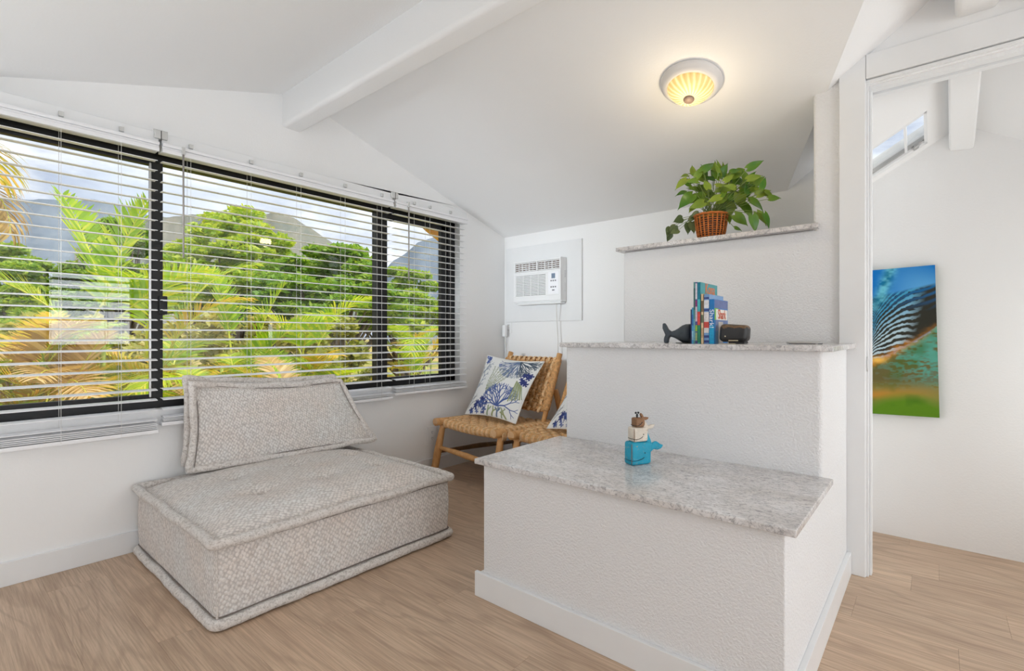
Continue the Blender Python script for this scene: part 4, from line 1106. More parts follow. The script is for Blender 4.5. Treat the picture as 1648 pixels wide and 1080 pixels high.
# ================================================================== BOOKS AND BOOKENDS
ZC = .965; YB = -1.205
def bx(px): return ony(px, 545, YB).x
def text_mesh(s, size, mat, depth=.0004):
    cu = bpy.data.curves.new('t', 'FONT'); cu.body = s; cu.size = size; cu.extrude = depth; cu.align_x = 'CENTER'; cu.align_y = 'CENTER'
    to = bpy.data.objects.new('t', cu); COL.objects.link(to)
    bpy.context.view_layer.update()
    dg = bpy.context.evaluated_depsgraph_get()
    me = bpy.data.meshes.new_from_object(to.evaluated_get(dg)); bpy.data.objects.remove(to); me.materials.clear(); me.materials.append(mat); return me
def book(label, p0, p1, ptop, cover, depth=.19, spine=None, yoff=0, extras=()):
    x0, x1 = bx(p0), bx(p1); zt = ony((p0 + p1) / 2, ptop, YB).z; h = zt - ZC
    t = thing('book', label, 'book', ((x0 + x1) / 2, YB + depth / 2, ZC), group='picture books between the whale bookends')
    w_ = x1 - x0; mc = simple('cover_' + label[:12], cover, .35, var=.06, scale=25)
    b = MB(); e = .0014
    b.box(-w_ / 2, -w_ / 2 + e, -depth / 2, depth / 2, 0, h); b.box(w_ / 2 - e, w_ / 2, -depth / 2, depth / 2, 0, h); b.box(-w_ / 2, w_ / 2, -depth / 2, -depth / 2 + e, 0, h)
    b.build('cover', mc, t, bevel=.0006)
    b = MB(); b.box(-w_ / 2 + e, w_ / 2 - e, -depth / 2 + e, depth / 2 - .004, .003, h - .003); b.build('pages', M['paper'], t)
    for qi, (z0, z1, c_) in enumerate(spine or []):
        b = MB(); b.box(-w_ / 2 + .0006, w_ / 2 - .0006, -depth / 2 - .0004 - .0002 * qi, -depth / 2, h * z0, h * z1); b.build('spine_print', simple('print', c_, .4, var=.15, scale=120), t)
    for qi, (y0, y1, z0, z1, c_) in enumerate(extras):
        b = MB(); b.box(w_ / 2, w_ / 2 + .0003 + .0001 * qi, -depth / 2 + depth * y0, -depth / 2 + depth * y1, h * z0, h * z1); b.build('cover_print', simple('print', c_, .4, var=.12, scale=60), t)
    return t, w_, h
book('thin dark navy book, the leftmost, beside the whale tail', 1111.3, 1113.2, 498, S(44, 52, 100), .13)
book('thin short light blue book next to the whale tail', 1113.3, 1116.0, 495, S(70, 160, 205), .14, [(.1, .35, S(150, 200, 225)), (.5, .8, S(48, 110, 180))])
book('tall thin grey teal book, left of the purple one', 1116.1, 1118.9, 454, S(90, 150, 150), .2, [(.55, .9, S(60, 104, 104)), (.05, .4, S(110, 170, 190))])
book('tall thin book with purple and white spine', 1119.0, 1122.3, 454, S(84, 80, 150), .2, [(.72, .98, S(225, 222, 235)), (.36, .60, S(214, 198, 212)), (.60, .70, S(140, 52, 120)), (.2, .3, S(150, 190, 60)), (.05, .18, S(160, 176, 120))])
tk, wk, hk = book('tall teal picture book with orange title on the cover', 1122.4, 1127.2, 454, S(58, 150, 156), .205, [(.72, .99, S(0, 122, 150)), (.30, .52, S(214, 70, 66)), (.02, .30, S(16, 130, 96)), (.52, .72, S(70, 180, 190))])
o = link('title', text_mesh('Kona', .060, simple('orange_print', S(236, 118, 46), .4)), tk); o.location = (wk / 2 + .0006, .010, hk * .90); o.rotation_euler = (R(90), 0, R(90)); o.scale = (.92, 1.05, 1)
book('beige book with dark green band on its spine', 1128.2, 1132.2, 473, S(226, 200, 158), .17, [(.42, .58, S(98, 108, 84)), (.64, .86, S(120, 98, 70)), (.12, .32, S(196, 160, 120))])
t7, w7, h7 = book('thick blue and white striped book, left of the shark book', 1132.9, 1141.2, 473.5, S(120, 160, 205), .175,
     [(.02, .07, S(40, 62, 130)), (.12, .17, S(40, 62, 130)), (.22, .64, S(222, 216, 216)), (.66, .70, S(40, 62, 130)), (.72, .88, S(225, 225, 230)), (.90, .94, S(40, 62, 130)), (.32, .44, S(200, 70, 60))])
t8, w8, h8 = book('blue shark book, the rightmost, with colourful cover', 1141.4, 1149.2, 481.5, S(10, 118, 190), .172, [(.0, .42, S(0, 160, 210))],
     extras=[(.04, .98, .80, .99, S(96, 110, 160)), (.04, .30, .54, .80, S(120, 190, 40)), (.12, .96, .54, .78, S(238, 232, 222)), (.10, .96, .30, .54, S(104, 124, 170)), (.30, .62, .02, .50, S(196, 190, 182)), (.04, .28, .0, .28, S(6, 120, 176))])
o = link('title', text_mesh('Shark!', .030, simple('white_print', S(240, 245, 250), .4)), t8); o.location = (0, -.172 / 2 - .0014, h8 * .56); o.rotation_euler = (R(90), R(90), 0); o.scale = (1, .8, 1)
o = link('title', text_mesh('Shark', .050, simple('red_orange_print', S(214, 84, 40), .4)), t8); o.location = (w8 / 2 + .0014, .006, h8 * .66); o.rotation_euler = (R(90), 0, R(90)); o.scale = (.85, 1.1, 1)

def rbox(L, W, H, r, seg=6):
    """rounded block mesh builder centred in x,y, base z=0"""
    bm = bmesh.new(); bmesh.ops.create_cube(bm, size=1)
    for v in bm.verts: v.co = Vector((v.co.x * L, v.co.y * W, (v.co.z + .5) * H))
    bmesh.ops.bevel(bm, geom=bm.edges[:], offset=r, segments=seg, profile=.5, affect='EDGES')
    return bm
def bmobj(bm, name, mat, parent, deform=None, loc=(0, 0, 0), rotz=0):
    if deform:
        for v in bm.verts: v.co = deform(v.co)
    bmesh.ops.recalc_face_normals(bm, faces=bm.faces)
    me = bpy.data.meshes.new(name); bm.to_mesh(me); bm.free(); me.materials.append(mat)
    me.polygons.foreach_set('use_smooth', [True] * len(me.polygons))
    o = link(name, me, parent); o.location = loc; o.rotation_euler = (0, 0, rotz); return o
def fluke(b, pts, th):
    pass
def tail_fluke(scale, mat, parent, loc, rot, name='tail'):
    """two lobed fluke in the local xz plane, with thickness in y"""
    out = [(-.5, -.05), (-.2, .12), (0, .55), (-.03, 1.0), (.28, .75), (.42, .35), (.5, .12), (.75, .2), (1.15, .1), (1.5, -.12), (1.2, -.28), (.75, -.30), (.35, -.25), (.1, -.25), (-.5, -.5)]
    return out
# left bookend: whale tail, cast iron
pL = ony(1113, 553, YB + .06)
t = thing('whale_tail_bookend', 'slate grey iron whale tail bookend left of the books', 'bookend', (pL.x, YB + .06, ZC))
def bodysec(b, secs, seg=18):
    vs = []
    for (x, z, ry, rz) in secs:
        for k in range(seg):
            a = 2 * math.pi * k / seg; vs.append((x, ry * math.cos(a), z + rz * math.sin(a)))
    n = len(secs)
    fs = [(i * seg + k, i * seg + (k + 1) % seg, (i + 1) * seg + (k + 1) % seg, (i + 1) * seg + k) for i in range(n - 1) for k in range(seg)]
    fs += [tuple(range(seg)), tuple((n - 1) * seg + k for k in range(seg))[::-1]]
    return b.add(vs, fs)
sc1 = 1 / (FOC / ((Vector((pL.x, YB, ZC)) - CAM).dot(FW)))  # metres per pixel here
bodyx = lambda px: (px - 1113) * sc1 * 1.25
b = MB(); bodysec(b, [(bodyx(1113), .0415, .030, .0405), (bodyx(1106), .0415, .030, .0400), (bodyx(1101), .0395, .028, .0365), (bodyx(1096), .0385, .022, .0265), (bodyx(1091), .0385, .015, .0175), (bodyx(1086.5), .0385, .010, .0125), (bodyx(1083), .0390, .008, .0125)])
b.build('body', M['slate'], t, smooth=True)
b = MB()
o_ = [(1085, 533), (1081.5, 530), (1078.5, 523), (1076, 518.5), (1074.2, 521), (1074, 528), (1076.5, 535), (1078, 539), (1076.3, 544), (1075.8, 549), (1076.5, 553), (1081, 553), (1082, 546), (1084, 541.5), (1086.5, 538.5)]
b.prism([(bodyx(x_), -.011, (553 - y_) * sc1) for x_, y_ in o_], (0, .022, 0)); b.build('fluke', M['slate'], t, bevel=.004, bseg=3)
b = MB(); b.box(bodyx(1095), .001, -.028, .028, 0, .003); b.build('base_plate', M['iron'], t, bevel=.001)
# right bookend: whale head
pR = ony(1158, 553, YB + .02)
hl = ony(1203, 540, YB + .02).x - pR.x
t = thing('whale_head_bookend', 'black iron whale head bookend with bronze rubbed top right of the books', 'bookend', (pR.x + hl / 2, YB + .035, ZC))
bm = rbox(hl, .066, .072, .018)
bmobj(bm, 'head', M['head'], t, lambda c: Vector((c.x + .004 * (c.z / .072), c.y, c.z * (1 - .10 * (c.x / hl + .5)) + .008)))
b = MB(); b.box(-hl * .15, hl * .42, -.026, .026, .001, .010); b.build('jaw', M['iron'], t, bevel=.003)
b = MB()
for k in range(8): b.ball((-hl * .10 + k * .0045 * 1.0, -.0335, .0135), .0022, .0018, .0026, 6, 4)
tag(b.build('teeth', M['teeth'], t, smooth=True), kind='stuff')
b = MB(); b.ball((-hl * .24, -.0335, .030), .0028, .0016, .0028, 8, 5); b.build('eye', M['teeth'], t, smooth=True)
b = MB(); b.box(-hl / 2, hl * .1, -.028, .028, 0, .002); b.build('base_plate', M['teeth'], t)
# flat tray near the right end
p0, p1 = ony(1269, 550, -1.0), ony(1322, 551, -1.0)
t = thing('shallow_tray', 'small flat silver edged tray at the right end of the middle quartz top', 'tray', ((p0.x + p1.x) / 2, -1.0, ZC))
hw_ = (p1.x - p0.x) / 2
b = MB(); b.box(-hw_ * .92, hw_ * .92, -.05, .05, 0, .003); b.build('tray_base', M['silver'], t, bevel=.001)
b = MB(); b.tube([(x, y, .006) for x, y in rounded_rect(-hw_, hw_, -.055, .055, .02, .02)], .0022, 6, closed=True); b.build('rim', M['silver'], t, smooth=True)
b = MB(); b.tube([(x, y, .001) for x, y in rounded_rect(-hw_ * .96, hw_ * .96, -.052, .052, .02, .02)], .0014, 6, closed=True); b.build('foot_ring', M['iron'], t, smooth=True)

# ================================================================== STACKED WHALES FIGURINE
FP = onz(1026, 746, .529)
fg = thing('whale_figurine', 'three stacked carved whales, turquoise, cream and brown, on the low quartz top', 'figurine', FP, R(62))
def whale(zb, L, W, H, mat, tailpts, tw, eye=True, r=.012):
    bm = rbox(L, W, H, r)
    def df(c):
        u = (c.x / L + .5); f = 1 - .18 * max(0, u - .55)
        return Vector((c.x + .004 * math.sin(c.z / H * 3.1), c.y * f, c.z * (1 - .10 * max(0, u - .5))))
    body = bmobj(bm, 'whale', mat, fg, df, (0, 0, zb))
    # mouth groove
    b = MB(); z = H * .22; pts = [(-L * .50 + .001, W * .34, z), (-L * .50 + .0006, 0, z - .001), (-L * .50 + .001, -W * .34, z), (-L * .47, -W * .455, z - .001), (-L * .38, -W / 2 + .0002, z - .001), (-L * .2, -W / 2 - .0006, z - .0005), (L * .02, -W / 2 - .0006, z + .004), (L * .12, -W / 2 - .0004, z + .009)]
    b.tube(pts, .0010, 5); b.build('mouth_line', M['ink'], body, smooth=True)
    b = MB(); b.tube([(-L * .5 + .003, -W / 2 + .003, H * .06), (-L * .5 + .0022, -W / 2 + .002, H * .5), (-L * .5 + .004, -W / 2 + .004, H * .93)], .0012, 5); b.build('edge_wear', M['brownw'], body, smooth=True)
    if eye:
        b = MB(); b.ball((L * .16, -W / 2 - .0002, H * .52), .0022, .001, .0022, 8, 5); b.build('eye', M['ink'], body, smooth=True)
    b = MB(); P = [(x, -tw / 2, z) for x, z in tailpts]; b.prism(P, (0, tw, 0)); b.build('tail', mat, body, bevel=min(.004, tw * .3), bseg=3)
    return body
whale(0, .088, .052, .083, M['bluew'], [(.030, .045), (.034, .074), (.033, .120), (.040, .116), (.048, .098), (.056, .082), (.060, .068), (.068, .072), (.082, .076), (.100, .064), (.112, .060), (.102, .048), (.085, .044), (.070, .048), (.062, .044), (.052, .036), (.042, .030)], .014, r=.011)
whale(.083, .062, .046, .052, M['whitew'], [(.020, .030), (.022, .052), (.024, .078), (.032, .070), (.040, .058), (.046, .052), (.058, .056), (.076, .056), (.066, .044), (.054, .040), (.046, .042), (.036, .030), (.028, .024)], .011, r=.008)
whale(.135, .042, .036, .034, M['brownw'], [(.012, .020), (.016, .030), (.010, .044), (.014, .050), (.021, .044), (.026, .034), (.034, .034), (.048, .032), (.044, .025), (.034, .022), (.026, .024), (.020, .018)], .009, r=.009)
b = MB(); b.tube([(-.002, 0, .168), (-.002, 0, .182)], .0032, 8); b.ball((-.002, 0, .176), .0042); b.ball((-.0075, 0, .186), .0040); b.ball((.0035, 0, .186), .0040); b.build('water_spout', M['iron'], fg, smooth=True)

# ================================================================== CANVAS
def canvas():
    W_, H_, D = .40, .722, .03
    cxr = ony(1504, 428, FY - D); cbr = ony(1513, 674, FY - D)
    topz = cxr.z; xr = (cxr.x + cbr.x) / 2
    t = thing('canvas_print', 'tall canvas print of a breaking blue and orange wave on the landing wall', 'picture', (xr - W_ / 2, FY - D / 2 - .001, (cxr.z + cbr.z) / 2))
    t.rotation_euler = (0, R(-1.3), 0)
    NU, NV = 150, 270
    u, v = np.meshgrid(np.linspace(0, 1, NU + 1), np.linspace(0, 1, NV + 1))   # v=1 top
    # visible part of the print: right 2/3; focus of the wave near u=.33 , v=.36
    vis = (u - .36) / .64
    f0x, f0y = .0, .365
    X, Y = vis, v
    dx, dy = X - f0x, (Y - f0y) * 1.9
    r = np.hypot(dx, dy); th = np.arctan2(dy, dx)
    def C3(*c): return np.array(S(*c))
    def vn(fx, fy, seed):
        g = np.random.RandomState(seed).rand(fy + 2, fx + 2); gx = np.clip(u, 0, .9999) * fx; gy = np.clip(v, 0, .9999) * fy
        ix, iy = gx.astype(int), gy.astype(int); a, c = gx - ix, gy - iy; a = a * a * (3 - 2 * a); c = c * c * (3 - 2 * c)
        return (g[iy, ix] * (1 - a) + g[iy, ix + 1] * a) * (1 - c) + (g[iy + 1, ix] * (1 - a) + g[iy + 1, ix + 1] * a) * c
    w1 = vn(5, 9, 1) - .5; w2 = vn(14, 30, 2) - .5; w3 = vn(40, 90, 3) - .5
    def mixc(a, b_, k): k = np.clip(k, 0, 1)[..., None]; return a * (1 - k) + b_ * k
    skyc_ = mixc(C3(20, 120, 200) * np.ones(u.shape + (3,)), C3(120, 196, 240), (1 - Y) * 3 - .2 + .35 * np.sin(6 * Y + 3 * X))
    col = skyc_
    # tube streaks: curves bending to the right
    s_ = Y - (.60 + .24 * np.sqrt(np.clip(X, 0, 1)) )
    tube = np.clip((.865 + .02 * X - .05 * (1 - X) - Y) / .02, 0, 1) * np.clip((Y - .36 - .22 * X ** 1.3) / .02, 0, 1)
    arc = (Y - f0y) / (np.clip(X, .02, 1) ** .33 + .12)
    st = .5 + .5 * np.sin(arc * 150 + 5.0 * w1 + 1.5 * w2 + 1.2 * np.sin(X * 9)) * np.clip(1.2 - X * .3, 0, 1)
    dark = C3(52, 52, 44); light = mixc(C3(190, 214, 224) * np.ones(u.shape + (3,)), C3(70, 160, 200), (arc - .22) * 4)
    stk = np.clip((st - .50 + w3 * .7) * 5, 0, 1) * np.clip((.92 - X - .45 * (1 - arc * 1.6)) * 4 + .4, 0, 1)
    tb = mixc(dark * np.ones(u.shape + (3,)), light, stk)
    tb = mixc(tb, C3(24, 110, 170), np.clip((Y - .70) * 6, 0, 1) * np.clip(1 - st * 1.5, 0, 1))
    col = mixc(col, tb, tube)
    # teal splash at upper left
    sp_m = np.exp(-((X - .30 + (.95 - Y) * .9) / .10) ** 2) * np.clip((Y - .70) * 12, 0, 1)
    col = mixc(col, mixc(C3(24, 120, 150) * np.ones(u.shape + (3,)), C3(120, 210, 225), .5 + 1.3 * w2 + .8 * w3), sp_m * .9)
    # orange glow edge along lower tube rim
    rim = Y - (.36 + .235 * X ** 1.2)
    rim = rim + .03 * w2 + .02 * w3
    low = np.clip((-rim) / .01, 0, 1)
    nz = .5 + 1.0 * (vn(12, 60, 5) - .5) + .8 * (vn(34, 120, 6) - .5)
    teal = mixc(C3(110, 104, 62) * np.ones(u.shape + (3,)), C3(92, 168, 150), np.clip(X * 1.5 - .3 + (nz - .5) * 2.2, 0, 1))
    lowc = mixc(teal, C3(116, 92, 50), np.clip((.30 - Y) * 9 + (nz - .5) * 2.5, 0, 1) * .7)
    lowc = mixc(lowc, C3(140, 140, 70), np.clip((.24 - Y) * 10, 0, 1))
    lowc = mixc(lowc, C3(196, 140, 56), np.exp(-((Y - .13 - .04 * X) / .035) ** 2) * (1 - X * .8))
    lowc = mixc(lowc, C3(96, 140, 30), np.clip((.115 + .03 * np.sin(X * 4) - Y + .05 * X + .05 * w1) * 14, 0, 1))
    lowc = mixc(lowc, C3(60, 104, 26), np.clip(w1 * 1.6 + w2, 0, 1) * .6)
    col = mixc(col, lowc, low)
    col = mixc(col, C3(214, 140, 40), np.exp(-(rim / (.022 + .01 * nz)) ** 2) * np.clip(1.1 - X * .9, 0, 1) * .9)
    col = mixc(col, C3(250, 200, 90), np.exp(-((X - .10) / .12) ** 2 - ((Y - .375) / .02) ** 2))
    b = MB(); n1 = NU + 1
    x = -W_ / 2 + W_ * u; z = -H_ / 2 + H_ * v
    b.v = [tuple(q_) for q_ in np.stack([x, np.full_like(x, -D / 2 - .0004), z], -1).reshape(-1, 3)]
    b.f = [(j * n1 + i, j * n1 + i + 1, (j + 1) * n1 + i + 1, (j + 1) * n1 + i) for j in range(NV) for i in range(NU)]; b.m = [0] * len(b.f)
    o = b.build('printed_face', M['canvas'], t, smooth=True)
    ca = o.data.color_attributes.new('Col', 'FLOAT_COLOR', 'POINT'); ca.data.foreach_set('color', np.concatenate([np.clip(col, 0, 1), np.ones(u.shape + (1,))], -1).ravel())
    b = MB(); b.box(-W_ / 2, W_ / 2, -D / 2, D / 2, -H_ / 2, H_ / 2); b.build('stretcher', simple('wrapped_canvas_edge', S(70, 110, 90), .7, var=.3, scale=9), t, bevel=.002)
canvas()
t = thing('smoke_detector', 'small white sensor fixed high on the landing wall at the frame edge', 'sensor', (3.12, FY - .01, 1.93))

# ================================================================== OUTSIDE
GZ = -3.2
b = MB(); b.poly([(-400, -400, GZ), (-.4, -400, GZ), (-.4, 400, GZ), (-400, 400, GZ)])
gnd = struct(b.build('ground', M['lawn']), 'dry and green lawn outside the window', 'ground')
def hill(name, prof, dist, mat, label, jag=1.0, depth=60):
    """prof: list of (px, py) of the ridge line; sloping flank towards the viewer"""
    b = MB(); xs = [p[0] for p in prof]; ys = [p[1] for p in prof]
    cols = 90; rows_ = 14
    for j in range(rows_ + 1):
        f = j / rows_
        for i in range(cols + 1):
            px = xs[0] + (xs[-1] - xs[0]) * i / cols; py = np.interp(px, xs, ys)
            d_ = dist - depth * f
            top_ = at(px, py, dist); hz = (top_.z - GZ) * (1 - f) ** 1.3
            p = at(px, 539, d_)
            nzv = noise.noise(Vector((px * .05, f * 3, 1.3))) * jag * (top_.z - GZ) * .05 * (1 if f > 0 else .5)
            b.v.append((p.x, p.y, max(GZ - .5, GZ + hz + nzv)))
    n1 = cols + 1
    b.f = [(j * n1 + i, j * n1 + i + 1, (j + 1) * n1 + i + 1, (j + 1) * n1 + i) for j in range(rows_) for i in range(cols)]; b.m = [0] * len(b.f)
    return struct(b.build(name, mat, smooth=True), label, 'hill')
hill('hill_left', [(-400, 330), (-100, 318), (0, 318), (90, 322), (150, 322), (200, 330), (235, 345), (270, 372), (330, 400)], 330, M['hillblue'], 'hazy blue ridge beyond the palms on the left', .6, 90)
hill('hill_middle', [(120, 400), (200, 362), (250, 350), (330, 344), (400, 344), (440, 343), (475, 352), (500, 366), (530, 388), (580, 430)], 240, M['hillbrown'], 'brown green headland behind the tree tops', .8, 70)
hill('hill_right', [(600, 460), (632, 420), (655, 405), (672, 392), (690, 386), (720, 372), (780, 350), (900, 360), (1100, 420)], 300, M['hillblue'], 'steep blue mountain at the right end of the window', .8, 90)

def leaf_cloud(centers, n_per, rad, size, flat=.45):
    """numpy cloud of leaf quads"""
    C_ = np.array(centers); k = len(C_) * n_per
    idx = np.repeat(np.arange(len(C_)), n_per)
    d_ = np.random.normal(size=(k, 3)); d_ /= np.linalg.norm(d_, axis=1)[:, None] + 1e-9
    rr_ = np.random.random(k) ** .45
    rad_ = np.array(rad)[idx] if hasattr(rad, '__len__') else rad
    p = C_[idx] + d_ * (rr_ * rad_)[:, None] * np.array([1, 1, flat])
    a = np.random.normal(size=(k, 3)); a[:, 2] *= .5; a /= np.linalg.norm(a, axis=1)[:, None]
    nr = np.random.normal(size=(k, 3)); nr[:, 2] += 1.2
    t_ = np.cross(nr, a); t_ /= np.linalg.norm(t_, axis=1)[:, None] + 1e-9
    s = size * (.6 + .8 * np.random.random(k))[:, None]
    v = np.stack([p - a * s, p + t_ * s * .45, p + a * s, p - t_ * s * .45], 1).reshape(-1, 3)
    f = np.arange(k * 4).reshape(-1, 4)
    return v, f
def mesh_np(name, v, f, mat):
    me = bpy.data.meshes.new(name); me.vertices.add(len(v)); me.vertices.foreach_set('co', v.astype(np.float32).ravel())
    me.loops.add(f.size); me.loops.foreach_set('vertex_index', f.astype(np.int32).ravel())
    me.polygons.add(len(f)); me.polygons.foreach_set('loop_start', np.arange(0, f.size, f.shape[1], dtype=np.int32))
    me.update(calc_edges=True); me.materials.append(mat); return me
def tree(name, label, px, pytop, pybot, dist, width_px, mat, nclump=90, seed=1, size=.13, flat=.42):
    rs = random.Random(seed)
    basep = at(px, 539, dist); base_ = Vector((basep.x, basep.y, GZ)); mpp = dist / FOC
    ztop = at(px, pytop, dist).z; zbot = at(px, pybot, dist).z; hw2 = width_px * mpp / 2
    t = thing(name, label, 'tree', base_, group='trees beyond the palms')
    cs = []; rd = []
    for k in range(nclump):
        a = rs.uniform(0, 2 * math.pi); r_ = math.sqrt(rs.random())
        zz = 1 - r_ * r_ * .75
        lo = rs.random() ** 1.6
        cs.append((r_ * hw2 * math.cos(a), r_ * hw2 * .7 * math.sin(a), (zbot + (ztop - zbot) * zz * (1 - .75 * lo)) - GZ))
        rd.append(hw2 * rs.uniform(.12, .22))
    v, f = leaf_cloud(cs, int(42000 / nclump), rd, size, flat)
    o = link('crown', mesh_np('crown', v, f, mat), t); o['kind'] = 'stuff'
    b = MB(); hub = Vector((0, 0, (zbot - GZ) * .55)); b.tube([(0, 0, 0), hub * .5 + Vector((.1, 0, 0)), hub], [.32, .26, .24], 8)
    b.build('trunk', M['bark'], t, smooth=True)
    b = MB()
    for c in cs[::2]:
        c = Vector(c); mid = hub.lerp(c, .55) + Vector((rs.uniform(-.3, .3), rs.uniform(-.3, .3), -.2))
        b.tube([hub, mid, c], [.13, .06, .02], 5)
    tag(b.build('branches', M['bark'], t, smooth=True), kind='stuff')
    return t
tree('broad_tree', 'rounded bright green tree crown standing tallest against the headland', 372, 338, 520, 19, 300, M['tree'], 120, 1, .12)
tree('broad_tree', 'spreading green tree right of the tallest crown, before the mullion', 520, 392, 540, 17, 300, M['tree2'], 110, 2, .11)
tree('broad_tree', 'green tree crown between the two right mullions, below the blue mountain', 655, 432, 545, 20, 190, M['tree'], 90, 3, .12)
tree('broad_tree', 'dark green tree crown behind the upright palm on the left', 190, 350, 520, 22, 210, M['tree2'], 90, 4, .13)
tree('broad_tree', 'low dense tree behind the yellow palms at the far left', 20, 398, 560, 20, 260, M['tree2'], 80, 5, .13)
tree('broad_tree', 'small tree crown touching the right jamb of the window', 745, 425, 545, 22, 130, M['tree'], 60, 6, .12)
def bush(label, px, pytop, dist, width_px, seed, mat='bush'):
    mpp = dist / FOC; rs = random.Random(seed); c0 = at(px, 539, dist); base_ = Vector((c0.x, c0.y, GZ))
    zt = at(px, pytop, dist).z - GZ; hw2 = width_px * mpp / 2
    t = thing('shrub', label, 'shrub', base_, group='undergrowth beyond the palms')
    cs = [(rs.uniform(-1, 1) * hw2, rs.uniform(-.6, .6) * hw2, zt * rs.uniform(.25, .93)) for _ in range(46)]
    v, f = leaf_cloud(cs, 300, hw2 * .24, .085, .8); o = link('foliage', mesh_np('foliage', v, f, M[mat]), t); o['kind'] = 'stuff'
    b = MB()
    for c in cs[::4]: b.tube([(0, 0, 0), (c[0] * .4, c[1] * .4, c[2] * .5), c], [.08, .05, .02], 5)
    b.build('stems', M['bark'], t, smooth=True)
bush('olive shrub low behind the leftmost palms', 60, 500, 9, 260, 21)
bush('olive shrub behind the palm left of the first mullion', 215, 500, 9.5, 220, 22)
bush('brownish shrub behind the palms above the lounge cushion', 360, 490, 10, 240, 23)
bush('brownish shrub left of the second mullion', 520, 500, 11, 200, 24)

# ---- palms
def frond_mesh(L, droop, nleaf, lw, ll, seed, mats, sag=.35, up=.0):
    rs = random.Random(seed); b = MB(); n = 16; pts = []
    a = up; p = Vector((0, 0, 0)); a_el = R(80)
    for i in range(n + 1):
        pts.append(p.copy()); el = R(86) - droop * (i / n) ** 1.25
        p = p + Vector((math.cos(el), 0, math.sin(el))) * L / n
    b.tube(pts, [max(.0018, .010 * (1 - i / n) + .002) for i in range(n + 1)], 5, mi=1)
    def at_(s):
        f = s * n; i = min(int(f), n - 1); q_ = pts[i].lerp(pts[i + 1], f - i); return q_, (pts[i + 1] - pts[i]).normalized()
    for k in range(nleaf):
        s = .22 + .78 * k / nleaf; q_, tn = at_(s)
        lp_ = ll * (math.sin(math.pi * (s * .80 + .16)) ** .7) * rs.uniform(.9, 1.08)
        for sd in (-1, 1):
            side = Vector((0, sd, 0)); upv = tn.cross(Vector((0, 1, 0))).normalized() * -1
            if upv.z < 0: upv = -upv
            d_ = (side * .80 + tn * (.62 + .35 * s) + upv * rs.uniform(.15, .38)).normalized()
            wd = lw * rs.uniform(.8, 1.15)
            cr_ = d_.cross(upv).normalized()
            P = []
            for m_i in range(5):
                g = m_i / 4; c = q_ + d_ * lp_ * g + Vector((0, 0, -1)) * sag * lp_ * g * g
                wv = wd * [.35, 1, .95, .6, .04][m_i]
                P += [c + cr_ * wv, c - cr_ * wv]
            b.add(P, [(2 * i, 2 * i + 1, 2 * i + 3, 2 * i + 2) for i in range(4)], 0)
    me = bpy.data.meshes.new('frond'); me.from_pydata(b.v, [], b.f)
    for m_ in mats: me.materials.append(m_)
    me.polygons.foreach_set('material_index', b.m); me.update(); return me
FR = {}
for key, mt in (('g', 'palm'), ('y', 'palmy'), ('d', 'palmdry')):
    FR[key] = [frond_mesh(1.0, R(40), 34, .012, .40, 1, [M[mt], M['rachis']], .15), frond_mesh(1.0, R(75), 34, .012, .42, 2, [M[mt], M['rachis']], .35),
               frond_mesh(1.0, R(110), 34, .011, .42, 3, [M[mt], M['rachis']], .5), frond_mesh(1.0, R(20), 26, .014, .34, 4, [M[mt], M['rachis']], .05)]
def palm(label, px, X, crown_py, fronds, canes=5, seed=0, spread=.22):
    rs = random.Random(seed); c0 = onx(px, crown_py, X); t = thing('palm', label, 'palm', (c0.x, c0.y, GZ), group='areca palms outside the window')
    hz = c0.z - GZ
    for k in range(canes):
        a = 2 * math.pi * k / canes + rs.random(); b = MB(); top_ = Vector((spread * math.cos(a), spread * math.sin(a), hz * rs.uniform(.86, 1)))
        pts = [Vector((.1 * math.cos(a), .1 * math.sin(a), 0)).lerp(top_, i / 10) for i in range(11)]
        b.tube(pts, [.028 - .010 * i / 10 for i in range(11)], 7); b.build('cane', M['cane'], t, smooth=True)
    for (kind, shape, L, azp, tilt, dz) in fronds:
        # azp: direction in picture terms, 0 = right, 180 = left, 90 = away, 270 = toward the room
        me = FR[kind][shape]; o = link('frond', me, t)
        az = math.atan2(RT.y, RT.x) + R(azp)
        rx = rs.uniform(-.3, .3)
        o.location = (rs.uniform(-spread, spread) * .7, rs.uniform(-spread, spread) * .7, hz + dz)
        o.rotation_euler = (Matrix.Rotation(az, 3, 'Z') @ Matrix.Rotation(R(tilt), 3, 'Y') @ Matrix.Rotation(rx, 3, 'Z')).to_euler()
        o.scale = (L, L, L)
    return t
def rnd_fronds(n, seed, kinds='ggyg', Lr=(.8, 1.3), tilt=(-5, 50), dz=(-1.0, .1)):
    rs = random.Random(seed); return [(rs.choice(kinds), rs.choice((0, 1, 1, 2)), rs.uniform(*Lr), rs.uniform(0, 360), rs.uniform(*tilt), rs.uniform(*dz)) for _ in range(n)]
palm('palm with two upright fronds rising highest left of the first mullion', 150, -2.7, 500, [('g', 3, 1.1, 165, 12, 0.05), ('g', 3, 1.0, 15, 10, .05), ('g', 0, .9, 10, 38, -.1), ('g', 1, .9, 350, 30, -.1), ('g', 0, .85, 200, 34, -.2)] + rnd_fronds(24, 31, 'ggyy', (.6, .9), (20, 65), (-1.2, -.5)), 5, 1)
palm('yellowing palm at the far left edge of the window', 10, -2.3, 575, rnd_fronds(20, 32, 'yydgy', (.6, .9), (5, 55), (-.9, .0)), 5, 2)
palm('bright palm with a wide arching frond right of the first mullion', 255, -3.0, 590, [('g', 1, 1.35, 20, 4, .1), ('g', 2, 1.25, 345, -6, .1), ('y', 1, 1.1, 10, 14, .0)] + rnd_fronds(26, 33, 'gygd', (.65, .95), (15, 65), (-1.1, -.1)), 5, 3)
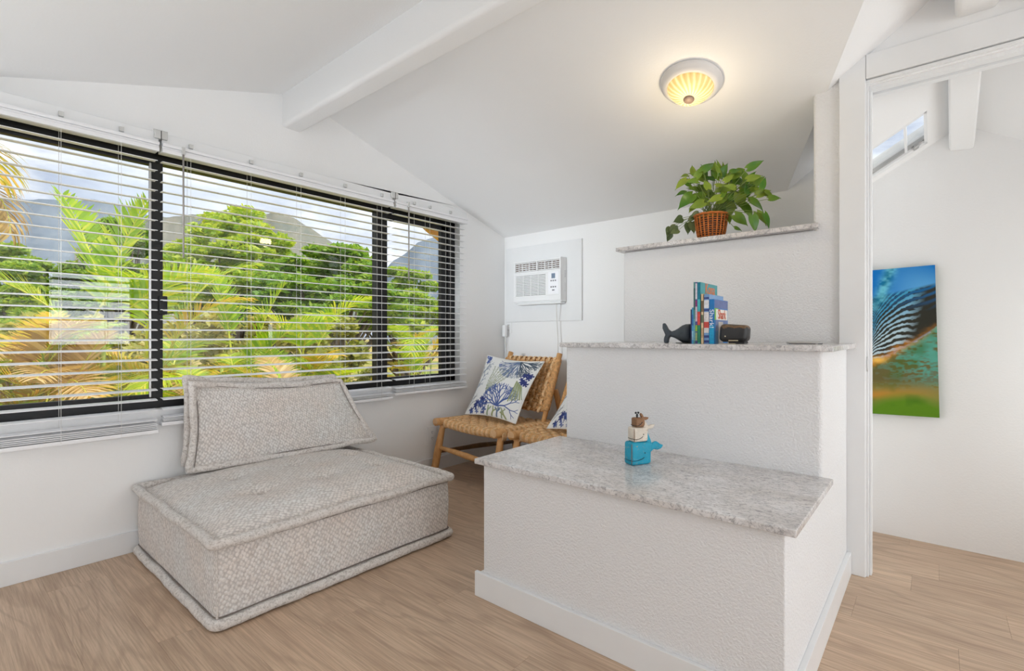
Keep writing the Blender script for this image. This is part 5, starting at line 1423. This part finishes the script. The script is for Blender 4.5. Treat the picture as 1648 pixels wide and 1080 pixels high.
palm('bright green palm with upright frond above the lounge cushion', 392, -3.0, 575, [('g', 3, .98, 170, 3, .05), ('g', 3, .92, 30, 10, 0), ('g', 0, .9, 0, 30, -.1)] + rnd_fronds(26, 34, 'ggyg', (.6, .9), (15, 65), (-1.1, -.15)), 5, 4)
palm('green palm with drooping fronds left of the second mullion', 500, -3.4, 600, [('g', 1, 1.2, 200, 10, .05), ('g', 1, 1.3, 5, 8, .1), ('g', 2, 1.2, 330, 0, .05)] + rnd_fronds(28, 35, 'ggyg', (.7, 1.0), (15, 65), (-1.1, -.1)), 5, 5)
palm('pale distant palm at the right end of the window', 668, -5.6, 560, rnd_fronds(22, 36, 'ggyg', (.8, 1.25), (0, 55), (-1.2, .1)), 5, 6, .35)
palm('golden leaved palm low below the left window sash', 90, -2.1, 650, rnd_fronds(22, 37, 'yydgd', (.5, .75), (5, 60), (-.6, .1)), 5, 7)
palm('golden and green palm low behind the middle blind', 330, -2.2, 660, rnd_fronds(28, 38, 'yggd', (.5, .8), (5, 60), (-.6, .1)), 5, 8)
palm('low green palm just left of the tan lawn', 550, -2.5, 680, rnd_fronds(28, 39, 'gygg', (.55, .85), (5, 60), (-.7, .1)), 5, 9)
palm('low golden palm behind the back cushion', 450, -2.3, 665, rnd_fronds(28, 40, 'gydy', (.5, .8), (5, 60), (-.6, .1)), 5, 10)
# tall coconut palm whose frond hangs into view at the top left
t = thing('tall_palm', 'tall palm left of the window whose fronds hang into the top left corner', 'palm', (at(-160, 539, 4.6).x, at(-160, 539, 4.6).y, GZ))
cz = at(-160, 205, 4.6).z - GZ
b = MB(); b.tube([(0, 0, 0), (.1, 0, cz * .5), (0, 0, cz)], [.12, .10, .08], 10); b.build('trunk', M['bark'], t, smooth=True)
for i, (kind, sh, L, azp, tilt, dz) in enumerate([('g', 2, 1.75, 0, 28, .1), ('y', 2, 1.35, -8, 62, -.15), ('d', 2, 1.3, 6, 75, -.35), ('g', 1, 1.5, 180, 20, 0), ('g', 1, 1.5, 90, 20, 0), ('g', 2, 1.5, 250, 20, 0)]):
    o = link('frond', FR[kind][sh], t); az = math.atan2(RT.y, RT.x) + R(azp); o.location = (0, 0, cz + dz)
    o.rotation_euler = (Matrix.Rotation(az, 3, 'Z') @ Matrix.Rotation(R(tilt), 3, 'Y')).to_euler(); o.scale = (L, L, L)
# stained eave board outside the right end of the window
t = thing('eave_board', 'orange stained roof eave board outside the top right of the window', 'board', (-.45, -.35, 1.9))
P = [onx(676, 357, -.35), onx(716, 368, -.35), onx(716, 392, -.35), onx(690, 371, -.35)]
b = MB(); b.prism(P, (-.04, 0, 0)); b.build('board', M['eave'], t, world=True)
b = MB(); b.box(-.39, -.1205, -.62, -.40, 1.93, 1.99); b.build('rafter', M['eave'], t, world=True)
# small sensor
t = [o for o in COL.objects if o.name == 'smoke_detector'][0]
t.location = ony(1650, 214, FY - .01)
b = MB(); b.lathe([(.012, 0), (.016, .004), (.016, .012), (.008, .018)], 20); o = b.build('sensor_body', M['silver'], t, smooth=True); o.rotation_euler = (R(90), 0, 0)
